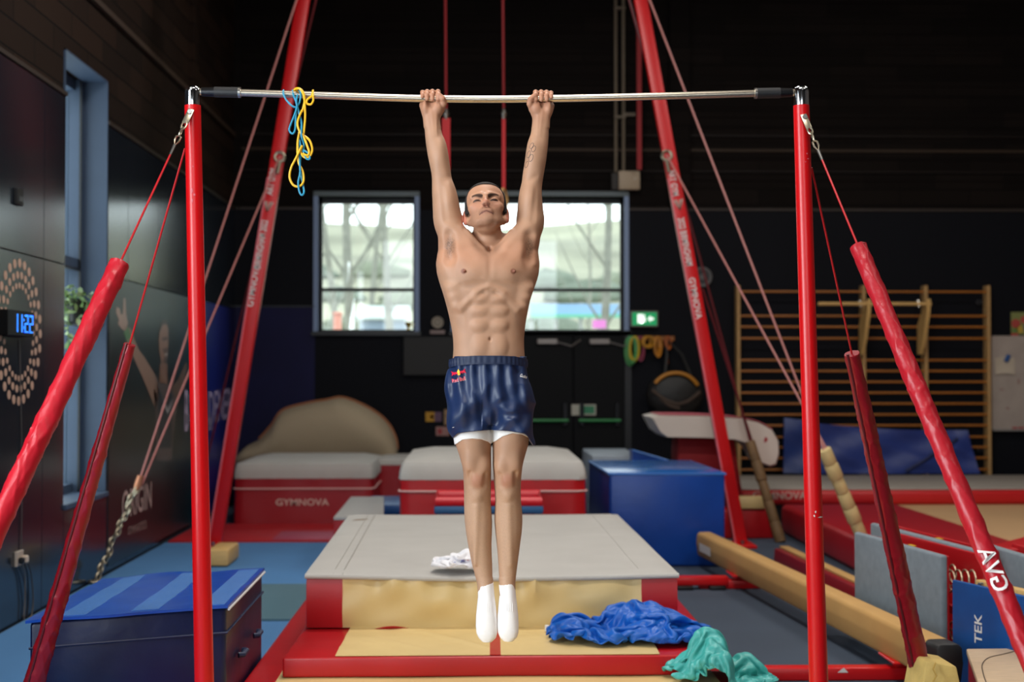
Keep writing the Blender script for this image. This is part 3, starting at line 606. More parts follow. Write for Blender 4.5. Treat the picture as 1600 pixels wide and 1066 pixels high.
# --- rear rings mat: grey rounded top over red with a white piping line
def topped(name, label, X0, X1, Y0, Y1, z0, zr, zt, line=None, rz=.06, group=None, topm=GREYF, sidem=RED):
    t = thing(name, label, 'mat', ((X0+X1)/2, (Y0+Y1)/2, z0), group)
    obj('red_side', MB().grid(lambda u, v: tuple(rr(u, X0, X1, Y0, Y1, .07, .006*hn(u*60, v*3)))[:2]+(z0+(zr-z0)*v,), 120, 8, cu=True).add([(X0+.05, Y0+.05, z0), (X1-.05, Y0+.05, z0), (X1-.05, Y1-.05, z0), (X0+.05, Y1-.05, z0)], [(0, 1, 2, 3)]), sidem, t)
    n = 10
    def f(u, v):
        a = v*math.pi/2; ins = rz*(1-math.cos(a))*1.0; h = zr+(zt-zr)*math.sin(a)
        if v > .6: ins = rz*(1-math.cos(.6*math.pi/2))+(v-.6)/.4*min(X1-X0, Y1-Y0)*.5; h = zr+(zt-zr)*(math.sin(.6*math.pi/2)+(1-math.sin(.6*math.pi/2))*min(1, (v-.6)/.1))
        w = .008*math.exp(-v*8)*math.sin(u*260)*(.3+.7*abs(math.sin(u*9)))
        p = rr(u, X0+ins-.004, X1-ins+.004, Y0+ins-.004, Y1-ins+.004, max(.01, .07-ins*.3), w); return (p[0], p[1], h)
    obj('grey_cover', MB().grid(f, 120, 20, cu=True), topm, t)
    if line: obj('piping', MB().tube([Vector((*rr(i/80, X0-.003, X1+.003, Y0-.003, Y1+.003, .07, 0)[:2], line)) for i in range(80)], .009, 6, closed=True), mat('pale_piping', 'd8a9a4', .6), t)
    return t
def rr(u, x0, x1, y0, y1, r, w):
    w_ = x1-x0; h_ = y1-y0
    if w_ <= .02 or h_ <= .02: return ((x0+x1)/2, (y0+y1)/2)
    r = min(r, w_*.49, h_*.49); P = 2*(w_+h_)-8*r+2*math.pi*r; s = u*P
    segs = [(w_-2*r, 0), (math.pi*r/2, 1), (h_-2*r, 2), (math.pi*r/2, 3), (w_-2*r, 4), (math.pi*r/2, 5), (h_-2*r, 6), (math.pi*r/2, 7)]
    for L, k in segs:
        if s <= L or k == 7: break
        s -= L
    if k == 0: return (x0+r+s, y0-w)
    if k == 2: return (x1+w, y0+r+s)
    if k == 4: return (x1-r-s, y1+w)
    if k == 6: return (x0-w, y1-r-s)
    cx, cy, a0 = {1: (x1-r, y0+r, -90), 3: (x1-r, y1-r, 0), 5: (x0+r, y1-r, 90), 7: (x0+r, y0+r, 180)}[k]; a = math.radians(a0)+s/max(r, 1e-6)
    return (cx+(r+w)*math.cos(a), cy+(r+w)*math.sin(a))
YR1 = 11.5; a, b = U(623, 745, YR1), U(917, 745, YR1)
topped('rings_mat', 'big grey-topped red rings mat right behind the gymnast knees', a.x, b.x, YR1, 13.5, 0, U(0+770, 750, YR1).z, U(770, 716, YR1).z, U(770, 768, YR1).z, rz=.09)
# --- red-framed mini trampoline in front of it
Yt = 11.2; a, b = U(675, 790, Yt), U(852, 790, Yt); zt = U(765, 776, Yt).z
tr_ = thing('mini_trampoline', 'small red padded trampoline between the safety mat and the rings mat', 'trampoline', ((a.x+b.x)/2, Yt, 0))
obj('pad', MB().tube([(a.x+.04, Yt-.13, zt-.03), (b.x-.04, Yt-.13, zt-.03), (b.x-.04, Yt+.13, zt), (a.x+.04, Yt+.13, zt)], .04, 10, closed=True), mat('bright_red_pad', 'd01a28', .35), tr_)
obj('skirt', MB().rbox(a.x+.02, b.x-.02, Yt-.16, Yt+.12, zt-.125, zt-.055, .02), mat('blue_skirt', '2c5f8f', .5), tr_)
for sx in (a.x+.06, b.x-.06):
    for sy in (-.1, .1): obj('leg', MB().tube([(sx, Yt+sy, 0), (sx, Yt+sy, zt-.1)], .02, 8), STEEL, tr_)
# --- left group: long red mat with letters, blocks, curled mat
YG = 15.5; a, b = U(364, 800, YG), U(584, 800, YG)
gm = topped('vault_mat', 'grey-topped dark red mat with white lettering by the far wall corner', a.x, b.x, YG, 17.2, 0, U(0+450, 748, YG).z, U(450, 720, YG).z, U(450, 764, YG).z, rz=.07, sidem=DRED)
obj('lettering', text_mb('GYMNOVA', .1, U(472, 785.5, YG-.012), (1, 0, 0), (0, 0, 1), 1.15), PALE, gm, smooth=False)
a, b = U(586, 740, 16.6), U(626, 740, 16.6)
topped('foam_block', 'small grey-topped red block wedged behind the lettered mat', a.x, b.x+.3, 16.6, 17.6, 0, U(600, 727, 16.6).z, U(600, 716, 16.6).z, rz=.04, sidem=DRED)
# curled mat
cm = thing('curled_mat', 'limp beige mat bent into a hump behind the lettered mat', 'mat', (U(490, 700, 17.3).x, 17.35, 0))
prof = [(366, 712), (378, 701), (398, 690), (418, 668), (435, 645), (470, 634), (505, 628), (530, 624), (560, 634), (588, 650), (606, 668), (616, 688), (619, 706)]
tp_ = spline([U(x, y, 17.3) for x, y in prof], 5)
sag = [Vector((p.x, 17.3, .05)) for p in tp_]
zb_ = .45
obj('sheet', MB().slab(lambda u, v: (tp_[int(u*(len(tp_)-1))].x, 17.72-.5*math.sin(3.14*min(1, (1-v)*.8))*(.5+.5*math.sin(3.14*u))-.03*math.sin(9*u+4*v)*math.sin(3*v), zb_+(tp_[int(u*(len(tp_)-1))].z-zb_)*(1-(1-v)**2.2)), len(tp_)-1, 16, (0, .04, .012)), mat('beige_mat_sheet', 'a8977d', .8, bump=.3, bscale=6, bdist=.02), cm)
obj('red_edge', MB().tube([p+Vector((0, .33, .02)) for p in tp_[10:]], .012, 6), mat('tan_edge', 'a86a44', .7), cm)
obj('base_roll', MB().rbox(tp_[3].x, tp_[-1].x, 17.3, 17.75, 0, zb_+.05, .05), DRED, cm)
# red floor mat, pink corner and teal mat on the blue floor
single('floor_mat', MB().rbox(XL+.05, U(640, 830, 14.5).x, 13.95, 15.48, .002, .03, .008), mat('red_floor_mat', 'b3101c', .6, var=.08), 'thin red floor mat in front of the lettered mat', 'mat')
single('floor_mat', MB().rbox(U(425, 840, 14).x, U(520, 840, 14).x, 13.98, 14.7, .031, .036, .002), mat('pink_floor_mat', 'a8405a', .6), 'faded pink square on the thin red floor mat', 'mat')
a, b = UZ(430, 969, .02), UZ(500, 914, .02)
single('floor_mat', MB().rbox(a.x-.35, a.x+.6, a.y, b.y, .002, .03, .008), mat('teal_floor_mat', '4d6f7c', .7), 'dull teal floor mat beside the striped blue block', 'mat')
# white-topped red wedge and stack of blue folding mats
a = U(540, 800, 12.6); wq = [(U(521, 800, 12.4).x, 12.4), (U(600, 800, 12.4).x, 12.4), (U(600, 800, 13.6).x, 13.6), (U(548, 800, 13.6).x, 13.6)]
wd = thing('foam_wedge', 'red wedge with a pale grey top beside the blue folding mats', 'foam wedge', (wq[0][0]+.2, 12.9, 0))
zA, zB = U(521, 808, 12.4).z, U(548, 776, 13.6).z
obj('side', MB().rhexa([(x, y, 0) for x, y in wq], [(x, y, (zA if y < 13 else zB)-.03) for x, y in wq], .01), DRED, wd)
obj('top', MB().rhexa([(x, y, (zA if y < 13 else zB)-.03) for x, y in wq], [(x, y, (zA if y < 13 else zB)) for x, y in wq], .008), mat('pale_wedge_top', 'aaa6a2', .6), wd)
FB = mat('folding_blue', '24508f', .4)
for k in range(5):
    z = U(590, 797, 13.9).z-.42+.095*k+.0; x0 = U(566+k*.6, 780, 13.9).x; x1 = U(630, 780, 13.9).x
    single('folding_mat', MB().rbox(x0, x1+.5, 13.9, 14.9, max(0, z) if k else 0, z+.09, .012), FB, 'blue folding mat, number %s up in the stack beside the rings mat' % ('one', 'two', 'three', 'four', 'five')[k], 'mat', 'stack of blue folding mats')
# --- blue soft blocks
def soft_block(name, label, corners, zt, m, zb=0., n=14):
    q = [Vector((c[0], c[1], 0)) for c in corners]; c = sum(q, Vector())/4; t = thing(name, label, 'foam block', (c.x, c.y, zb))
    zts = zt if isinstance(zt, (list, tuple)) else [zt]*4
    bt = [p+Vector((0, 0, zb)) for p in q]; tp = [p+Vector((0, 0, z)) for p, z in zip(q, zts)]
    obj('cover', MB().rhexa(bt, tp, .025, 3), m, t); return t, q, zts
bl = [(-1.935, 6.22), (-1.135, 6.5), (-1.14, 7.62), (-1.93, 7.42)]; zz4 = [.60, .615, .625, .6]
lb, q4, z4 = soft_block('foam_block', 'large dark blue vinyl block with three pale stripes beside the upright', bl, zz4, mat('shaded_blue_vinyl', '08173f', .35, bump=.35, bscale=7, bdist=.012, var=.1), 0)  # sides of the blue vinyl painted darker, their shade put into the colour
def ltop(u, v):
    x = sum(((1-u, u)[i]*(1-v, v)[j])*bl[(i if j == 0 else 3-i)][0] for i in (0, 1) for j in (0, 1)); y = sum(((1-u, u)[i]*(1-v, v)[j])*bl[(i if j == 0 else 3-i)][1] for i in (0, 1) for j in (0, 1))
    z = sum(((1-u, u)[i]*(1-v, v)[j])*z4[(i if j == 0 else 3-i)] for i in (0, 1) for j in (0, 1))
    return Vector((x, y, z+.012*max(0, math.sin(3.14*u*2.0-.8))*v**6+.003*hn(u*9, v*11)))
obj('lid', MB().slab(lambda u, v: ltop(-.012+1.024*u, -.012+1.024*v)+Vector((0, 0, .004)), 40, 30, (0, 0, -.012)), mat('lit_blue_vinyl', '0f49a8', .28, bump=.35, bscale=10, bdist=.006, var=.1), lb)  # same vinyl painted brighter on top, light put into the colour
STR = mat('glitter_stripe', '4377bd', .35, bump=.9, bscale=500, var=.25, vscale=160)
for u0, u1 in ((.13, .27), (.5, .64), (.855, .985)):
    obj('stripe', MB().slab(lambda u, v: ltop(u0+(u1-u0)*u, .02+.95*v)+Vector((0, 0, .0065)), 8, 24, (0, 0, -.004)), STR, lb)
a, b = Vector((*bl[1], z4[1])), Vector((*bl[2], z4[2])); n_ = (b-a).cross(Vector((0, 0, 1))).normalized()
obj('zip_line', MB().tube([a+n_*.012+Vector((0, 0, -.015)), b+n_*.012+Vector((0, 0, -.015))], .006, 6), mat('pale_zip', 'd6d3d0', .4), lb)
obj('seam', MB().tube([Vector((*bl[0], z4[0]-.12)), Vector((*bl[1], z4[1]-.12))+Vector((.004, -.004, 0)), Vector((*bl[2], z4[2]-.12))+Vector((.004, 0, 0))], .006, 6), mat('dark_blue_seam', '081840', .5), lb)
for t_ in (.3, .72):
    c = a.lerp(b, t_)+n_*.012+Vector((0, 0, -.28)); dd = (b-a).normalized()
    obj('handle', MB().tube([c-dd*.06, c-dd*.05+n_*.02, c+dd*.05+n_*.02, c+dd*.06], .014, 8), mat('dark_handle', '1b2748', .5), lb)
rb_ = [(U(952, 741, 12.2).x, 12.2), (U(1133, 740, 12.2).x, 12.2), (U(1078, 720, 13.9).x, 13.9), (U(920, 722, 13.9).x, 13.9)]; ztp = U(1040, 741, 12.2).z
rbk, _, _ = soft_block('foam_block', 'tall royal blue vinyl block beside the rings mat', rb_, ztp, BLUEV)
obj('edge_piping', MB().tube([Vector((*rb_[0], ztp)), Vector((*rb_[1], ztp)), Vector((*rb_[2], ztp)), Vector((*rb_[3], ztp))], .012, 6, closed=True), mat('light_blue_piping', '2f6fc0', .35), rbk)
obj('lid', MB().rhexa([Vector((x, y, ztp-.004)) for x, y in rb_], [Vector((x, y, ztp+.012)) for x, y in rb_], .006), mat('blue_block_top', '1b5fb0', .22, bump=.2, bscale=8, bdist=.006), rbk)
single('folding_mat', MB().rbox(U(925, 720, 15.2).x, U(1000, 720, 15.2).x, 15.2, 16.6, 0, U(960, 712, 15.2).z, .02), mat('pale_grey_mat', '9aa3ad', .7), 'pale grey mat lying behind the tall royal blue block', 'mat')
pk = thing('blue_sheet', 'bright blue cover rising to a point behind the tall royal blue block', 'cover', (U(1020, 720, 14.6).x, 14.6, 0))
p = [U(988, 704, 14.6), U(1030, 716, 14.6), U(1060, 726, 14.6)]
obj('cover', MB().prism([(p[0].x, 14.6, 0), (p[2].x, 14.6, 0), (p[2].x, 14.6, p[2].z), (p[1].x, 14.6, p[1].z), (p[0].x, 14.6, p[0].z)], (0, .3, 0)), BLUEV, pk)
obj('hem', MB().tube([p[0]+Vector((0, -.005, 0)), p[1]+Vector((0, -.005, 0)), p[2]+Vector((0, -.005, 0))], .012, 6), mat('light_blue_piping', '2f6fc0', .35), pk)
# wooden block on the floor beside the left upright
a = UZ(333, 889, 0)
wbk = thing('wooden_block', 'short honey-coloured wooden beam end on the blue floor behind the upright', 'wooden block', (a.x+.1, a.y+.2, 0))
obj('timber', MB().rbox(a.x-.06, a.x+.13, a.y, a.y+.55, .02, .16, .02), WOOD, wbk); obj('pad', MB().rbox(a.x-.04, a.x+.11, a.y+.05, a.y+.5, 0, .02, .004), BLACKP, wbk)
# --- cloth heaps
def crumple(rest, foot, hgt, seed, n=(84, 66), its=150, grav=.02, rot=0., stiff=.5, dome=None, thick=.02):
    # a real sheet of cloth, larger than its footprint, pushed together until it buckles into folds
    rng = np.random.default_rng(seed); nx, ny = n
    u, v = np.meshgrid(np.linspace(-.5, .5, nx), np.linspace(-.5, .5, ny), indexing='ij')
    d0x = rest[0]/(nx-1); d0y = rest[1]/(ny-1)
    def sn(f, s): 
        r = np.random.default_rng(s); o = 0
        for _ in range(7): a = r.uniform(0, 6.28); o = o+np.sin((u*np.cos(a)+v*np.sin(a))*f*r.uniform(.6, 1.4)+r.uniform(0, 6.28))
        return o/3.
    # pull the corners in so that the outline is round
    rr_ = np.sqrt(u*u+v*v)+1e-6; mx = np.maximum(np.abs(u), np.abs(v)); sc = .55+.45*mx/rr_*1.0
    P = np.stack([u*foot[0]*sc, v*foot[1]*sc, np.zeros_like(u)], 2)
    P[..., 0] += .02*sn(14, seed+1); P[..., 1] += .02*sn(14, seed+2)
    D = np.clip(1-(2*rr_)**2.2, 0, 1); P[..., 2] = thick+hgt*D*(.55+.25*sn(9, seed+3))+.012*np.abs(sn(26, seed+4))
    if dome is not None: P[..., 2] += dome(P[..., 0], P[..., 1])
    P[..., 2] = np.maximum(P[..., 2], thick*.2); ref = P[..., 2].copy()
    V = np.zeros_like(P)
    cons = [((slice(1, None), slice(None)), (slice(None, -1), slice(None)), d0x, stiff), ((slice(None), slice(1, None)), (slice(None), slice(None, -1)), d0y, stiff),
            ((slice(1, None), slice(1, None)), (slice(None, -1), slice(None, -1)), math.hypot(d0x, d0y), stiff*.4), ((slice(1, None), slice(None, -1)), (slice(None, -1), slice(1, None)), math.hypot(d0x, d0y), stiff*.4),
            ((slice(4, None), slice(None)), (slice(None, -4), slice(None)), 4*d0x*.86, .06), ((slice(None), slice(4, None)), (slice(None), slice(None, -4)), 4*d0y*.86, .06)]
    cap = ref*1.22+.022; an_ = np.arctan2(v, u); lob = 1+.07*np.sin(3*an_+seed)+.05*np.sin(5*an_+2*seed)+.03*np.sin(9*an_)
    for it in range(its):
        P[..., 2] += (ref-P[..., 2])*grav
        for a, b, L, k in cons:
            dl = P[a]-P[b]; ln = np.sqrt((dl*dl).sum(-1, keepdims=True))+1e-9; c = dl*((ln-L)/ln)*(.5*k); P[a] -= c; P[b] += c
        e = np.sqrt((P[..., 0]/(foot[0]*.5))**2+(P[..., 1]/(foot[1]*.5))**2)/lob; f = np.where(e > 1, 1+(1/np.maximum(e, 1)-1)*.5, 1)
        P[..., 0] *= f; P[..., 1] *= f
        P[..., 2] = np.clip(P[..., 2], .001, cap)
    c, s_ = math.cos(rot), math.sin(rot); X = P[..., 0]*c-P[..., 1]*s_; Y = P[..., 0]*s_+P[..., 1]*c
    return np.stack([X, Y, P[..., 2]], 2)
def heap(name, label, cat, c, rest, foot, hgt, m, seed, z0, **k):
    t = thing(name, label, cat, (c[0], c[1], z0)); P = crumple(rest, foot, hgt, seed, **k); nx, ny, _ = P.shape
    mb = MB(); mb.v = [(c[0]+p[0], c[1]+p[1], z0+.006+p[2]) for p in P.reshape(-1, 3)]
    mb.f = [(i*ny+j, (i+1)*ny+j, (i+1)*ny+j+1, i*ny+j+1) for i in range(nx-1) for j in range(ny-1)]
    o = obj('cloth', mb, m, t, angle=180, fix=False)
    sm_ = o.modifiers.new('smooth', 'SMOOTH'); sm_.iterations = 3; sm_.factor = .5
    ss_ = o.modifiers.new('subdivision', 'SUBSURF'); ss_.levels = 1; ss_.render_levels = 1
    so = o.modifiers.new('thickness', 'SOLIDIFY'); so.thickness = .003; so.offset = 0
    return t
cj = UZ(975, 1003, .3)
jk = heap('jacket', 'crumpled royal blue jacket heaped on the middle landing mat', 'jacket', (cj.x+.03, cj.y+.05), (1.25, .95), (.86, .52), .15, mat('royal_blue_nylon', '0a5ab6', .42, bump=.2, bscale=30, bdist=.003), 3, .309,
  dome=lambda x, y: -.10*np.exp(-((x+.12)/.1)**2-((y+.03)/.08)**2)+.05*np.exp(-((x-.04)/.16)**2-((y-.08)/.12)**2)+.03*np.exp(-((x+.3)/.07)**2))
p = UZ(855, 988, .31); obj('label_tab', MB().rbox(p.x-.012, p.x+.012, p.y-.0, p.y+.02, .31, .345, .004), WHITE, jk)
ct_ = UZ(1128, 1060, .2)
heap('shirt', 'teal crumpled garment spilling over the corner of the landing mats', 'garment', (ct_.x, ct_.y), (.95, .85), (.54, .46), .22, mat('teal_nylon', '43a8a2', .4, bump=.2, bscale=26, bdist=.003), 5, .2,
  dome=lambda x, y: .06*np.exp(-((x+.08)/.09)**2)-.09*np.exp(-((x-.05)/.04)**2)-.1*np.clip(x/.25, 0, 1))
cw = UZ(720, 893, .6)
ws = heap('t_shirt', 'white crumpled t-shirt on the grey top of the safety mat', 't-shirt', (cw.x, cw.y+.06), (.6, .5), (.33, .24), .10, mat('white_cotton', 'efedf0', .85), 8, .603, n=(56, 46))
p = cw
for (x, z, w_, col, nm) in ((.035, .055, .05, 'c8404a', 'red_print'), (.0, .045, .02, '4a4f9a', 'blue_print'), (-.04, .035, .016, '5a60a8', 'blue_print')):
    obj(nm, MB().slab(lambda u, v: (cw.x+x+w_*u, cw.y-.02+.05*v, .603+z+.012*math.sin(3*u)), 6, 3, (0, 0, .004)), mat(nm+'_m'+col, col, .7), ws)
# ================================================================== right-hand side of the hall
TAN = mat('tan_carpet', 'd0a678', .9, bump=.3, bscale=250, var=.05, vscale=1)
sfl = thing('sprung_floor', 'raised tan carpeted sprung floor along the far right', 'sprung floor', (7, 10, 0))
obj('deck', MB().rbox(4.5, XR-.02, 4.0, 17.75, 0, .17, .01), mat('floor_edge_red', 'a5121e', .5), sfl)
obj('carpet', MB().rbox(4.52, XR-.03, 4.02, 17.74, .171, .2, .008), TAN, sfl)
obj('edge_strip', MB().rbox(4.42, 4.53, 4.0, 15.5, .0, .205, .01), RED, sfl)
# thick red mat beside it
single('crash_mat', MB().rbox(3.15, 4.38, 9.7, 14.7, .0, .3, .05, 3), mat('red_crash_vinyl', 'b01220', .42, bump=.3, bscale=5, bdist=.012), 'thick plain red crash mat along the edge of the tan sprung floor', 'mat')
# tumble track
Y0, Y1 = 15.62, 17.72; tx0 = U(1150, 770, Y0).x
tt2 = thing('tumble_track', 'long low grey-topped tumbling track with a red side in front of the wall bars', 'tumbling track', (5.5, 16.6, .2))
obj('side', MB().rbox(tx0, XR-.1, Y0, Y1, .203, .36, .04, 3), mat('track_red', 'c4181c', .4), tt2)
obj('bed', MB().rbox(tx0+.04, XR-.14, Y0+.05, Y1-.05, .36, .38, .01), mat('track_grey', 'a39a90', .75, var=.08, vscale=1, stretch=(.2, 6, 1)), tt2)
obj('lettering', text_mb('GYMNOVA', .12, U(1218, 775, Y0-.004), (1, 0, 0), (0, 0, 1), 1.), PALE, tt2, smooth=False)
obj('support', MB().box(tx0+.1, 4.38, Y0+.1, Y1, 0, .204), BLACKP, tt2)
a, b = U(1151, 812, 14.2), U(1196, 812, 14.2)
pb = thing('padded_box', 'cream and red padded box end below the tumbling track', 'foam block', (a.x+.2, 14.3, 0))
obj('red_base', MB().rbox(a.x-.25, b.x+.1, 14.2, 14.5, 0, U(0+1170, 796, 14.2).z, .03), RED, pb)
obj('cream_band', MB().rbox(a.x-.02, b.x, 14.17, 14.3, U(1170, 795, 14.2).z, U(1170, 776, 14.2).z, .015), CREAM, pb)
# ---- low balance beam
BM = mat('beam_suede', 'c09457', .75, bump=.4, bscale=300, var=.06, vscale=3)
n0, n1 = Vector((2.37, 7.1, .31)), Vector((1.94, 12.1, .31)); d = (n1-n0).normalized(); sd = Vector((0, 0, 1)).cross(d)*-1
bmt = thing('balance_beam', 'long low tan balance beam on red legs running away from the crimson stay', 'balance beam', ((n0.x+n1.x)/2, 10, 0))
pf = [(-.05, 0), (.05, 0), (.068, -.02), (.074, -.1), (.062, -.19), (.05, -.2), (-.05, -.2), (-.062, -.19), (-.074, -.1), (-.068, -.02)]
ring = lambda c: [c+sd*x+Vector((0, 0, z)) for x, z in pf]
obj('body', MB().rhexa(ring(n0+d*.16), ring(n1), .01, 2), BM, bmt)
obj('end_cap', MB().rhexa([c+sd*.0 for c in ring(n0)], ring(n0+d*.16), .012, 2), mat('black_end_cap', '1d1b1a', .5), bmt)
e0 = n1
lab = U(1088, 843, 0+n0.y) if False else None
fc = n1-d*.45-sd*.0; 
obj('sticker', MB().add([n1-d*.12-sd*.0765+Vector((0, 0, -.075)), n1-d*.5-sd*.0765+Vector((0, 0, -.075)), n1-d*.5-sd*.0755+Vector((0, 0, -.145)), n1-d*.12-sd*.0755+Vector((0, 0, -.145))], [(0, 1, 2, 3)]), mat('white_sticker', 'd9d4ca', .5), bmt, fix=False)
for t, wl_, wr_ in ((.78, .32, .45), (.13, .75, .2)):
    c = n0.lerp(n1, t); c.z = 0
    obj('leg', MB().rbox(c.x-.035, c.x+.035, c.y-.03, c.y+.03, .06, .12, .006), REDS, bmt)
    obj('base_bar', MB().rbox(c.x-wl_, c.x+wr_, c.y-.05, c.y+.05, 0, .07, .012), REDS, bmt)
    obj('bracket', MB().obox((c.x, c.y, .11), (.16, .3, .014), None, .004, 1), REDS, bmt)
    obj('bolt', MB().tube([(c.x+.06, c.y-.06, .085), (c.x+.06, c.y-.03, .085)], .018, 8), mat('dark_steel', '3a3a3c', .35, 1.), bmt)
c = n0.lerp(n1, .13); obj('tape_scrap', MB().add([(c.x-.36, c.y-.053, .045), (c.x-.30, c.y-.053, .045), (c.x-.325, c.y-.053, .072)], [(0, 1, 2)]), WHITE, bmt, fix=False)
# red base rail reaching to the safety mat
a, b = UZ(1058, 922, 0), UZ(1190, 922, 0)
rl = thing('red_rail', 'low red steel rail on the floor between the safety mat and the beam', 'rail', ((a.x+b.x)/2, a.y, 0))
obj('tube', MB().rbox(a.x-.05, b.x-.25, a.y, a.y+.09, .03, .1, .012), REDS, rl); obj('foot', MB().rbox(a.x, a.x+.12, a.y-.04, a.y+.14, 0, .03, .006), BLACKP, rl); obj('foot', MB().rbox(b.x-.4, b.x-.28, a.y-.04, a.y+.14, 0, .03, .006), BLACKP, rl)
# floor beam, red with a tan top
f0, f1 = Vector((2.62, 12.1, 0)), Vector((2.76, 9.3, 0)); dd = (f1-f0).normalized(); ss = Vector((0, 0, 1)).cross(dd)
fb = thing('floor_beam', 'red floor beam with a tan top strip lying beside the grey springboards', 'balance beam', (2.56, 10.6, 0))
rg2 = lambda c, w, z: [c-ss*w+Vector((0, 0, z)), c+ss*w+Vector((0, 0, z))]
def slab2(w0, w1, z0, z1, r): 
    b = rg2(f0, w0, z0)+rg2(f1, w0, z0)[::-1]; t = rg2(f0, w1, z1)+rg2(f1, w1, z1)[::-1]; return MB().rhexa(b, t, r, 2)
obj('body', slab2(.1, .085, 0, .17, .015), mat('dark_red_beam', '8e1420', .4), fb); obj('top_strip', slab2(.04, .04, .168, .19, .006), BM, fb)
# ---- springboards stood on their long edge
FELT = mat('grey_felt', '7f8a92', .95, bump=.5, bscale=220, var=.08, vscale=20); SPR = mat('spring_wire', 'b9a68c', .4, .8); SPB = mat('springboard_red', 'b8141c', .4)
def springboard(p0, p1, h, th, label, felt=FELT, base=SPB, group='springboards stood on edge'):
    p0 = Vector((p0[0], p0[1], 0)); p1 = Vector((p1[0], p1[1], 0)); d = (p1-p0).normalized(); o = Vector((-d.y, d.x, 0)); 
    if o.x < 0: o = -o
    L = (p1-p0).length; t = thing('springboard', label, 'springboard', tuple(p0.lerp(p1, .5)), group)
    R = Matrix((d, o, Vector((0, 0, 1)))).transposed(); c = p0.lerp(p1, .5)
    up = lambda z: Vector((0, 0, z))
    obj('carpet_face', MB().obox(c+o*.012+up(h/2), (L, .045, h), R, .016, 3), felt, t)
    obj('top_board', MB().obox(c+o*.036+up(h/2), (L*.99, .018, h*.985), R, .004, 1), base, t)
    obj('base_board', MB().obox(c+o*(th)+up(h/2), (L*.96, .02, h*.97), R, .004, 1), base, t)
    for z in (.17*h/.66, .5*h/.66):
        for e in (.09, .32):
            s0 = p1-d*e+o*.046+up(z); pts = []
            for i in range(66):
                a = i/65; an = a*2*math.pi*5; pts.append(s0+o*((th-.06)*a)+(d*math.cos(an)+up(1)*math.sin(an))*(.058+.006*math.sin(a*3.14)))
            obj('spring', MB().tube(pts, .0055, 6), SPR, t)
    obj('rail', MB().obox(p0.lerp(p1, .5)+o*(th*.55)+up(h*.5), (L*.9, .03, .05), R, .006, 1), base, t)
    obj('end_block', MB().obox(p0+d*.08+o*(th*.55)+up(h*.5), (.08, th*.9, h*.9), R, .006, 1), base, t)
    obj('yellow_tag', MB().obox(p0+d*L*.62+o*.036+up(h+.0005), (.07, .018, .004), R), mat('yellow_tag', 'e0b020', .5), t)
    obj('stitching', MB().tube([p0+d*.07-o*.0045+up(.02), p0+d*.07-o*.0045+up(h-.02)], .002, 4), mat('pink_thread', '9b6a78', .7), t)
    return t
b1, b2 = UZ(1329, 831, .66), UZ(1464, 868, .66); springboard((b1.x+.03, b1.y), (b2.x+.03, b2.y), .66, .27, 'grey felt springboard on edge nearest the balance beam, big coil springs showing')
b1, b2 = UZ(1350, 817, .66), UZ(1516, 860, .66); springboard((b1.x+.05, b1.y), (b2.x+.05, b2.y), .66, .13, 'second grey felt springboard on edge, between the nearest one and the tan floor')
b1, b2 = UZ(1514, 846, .66), UZ(1640, 885, .66); springboard((b1.x+.06, b1.y), (b2.x+.06, b2.y), .66, .2, 'third grey felt springboard on edge behind the blue board')
# red springboard base lying on the tan floor
rs = thing('springboard', 'red springboard frame lying beyond the third grey springboard', 'springboard', (3.6, 9.1, .2), 'springboards')
p = U(1575, 850, 9.0)
obj('board', MB().obox((p.x+.25, 9.2, p.z-.04), (.75, .5, .05), Matrix.Rotation(-.25, 3, 'Y'), .012, 2), SPB, rs); obj('stand', MB().rbox(p.x+.1, p.x+.5, 9.05, 9.4, .2, p.z-.1, .02), SPB, rs)
# blue board
BB = mat('blue_board', '0f4a8c', .45, bump=.15, bscale=60, var=.12, vscale=6)
c0, c1 = UZ(1490, 906, .58), UZ(1640, 940, .58); c0.z = c1.z = 0; d = (c1-c0).normalized(); o = Vector((-d.y, d.x, 0)); o = o if o.y > 0 else -o
bo = thing('springboard', 'bright blue board with cracked white lettering leaning by the beam end', 'springboard', tuple(c0.lerp(c1, .5)), 'springboards')
R = Matrix((d, o, Vector((0, 0, 1)))).transposed(); L = (c1-c0).length
obj('face', MB().obox(c0.lerp(c1, .5)+Vector((0, 0, .29)), (L, .02, .58), R, .004, 1), BB, bo)
obj('wood_rim', MB().obox(c0.lerp(c1, .56)+o*.07+Vector((0, 0, .57)), (L*.8, .05, .05), R, .008, 2), WOOD, bo); obj('rim_bolt', MB().tube([c0.lerp(c1, .25)+o*.04+Vector((0, 0, .575)), c0.lerp(c1, .25)+o*.02+Vector((0, 0, .575))], .015, 8), STEEL, bo)
tc_ = U(1548, 985, (c0.y+c1.y)/2); k_ = (tc_.x-c0.x)/(c1.x-c0.x); pc = c0.lerp(c1, k_); pc.z = tc_.z-.02
obj('lettering', text_mb('TEK', .085, pc-o*.011, Vector((0, 0, 1)), -d, 1., .0015), WHITE, bo, smooth=False)
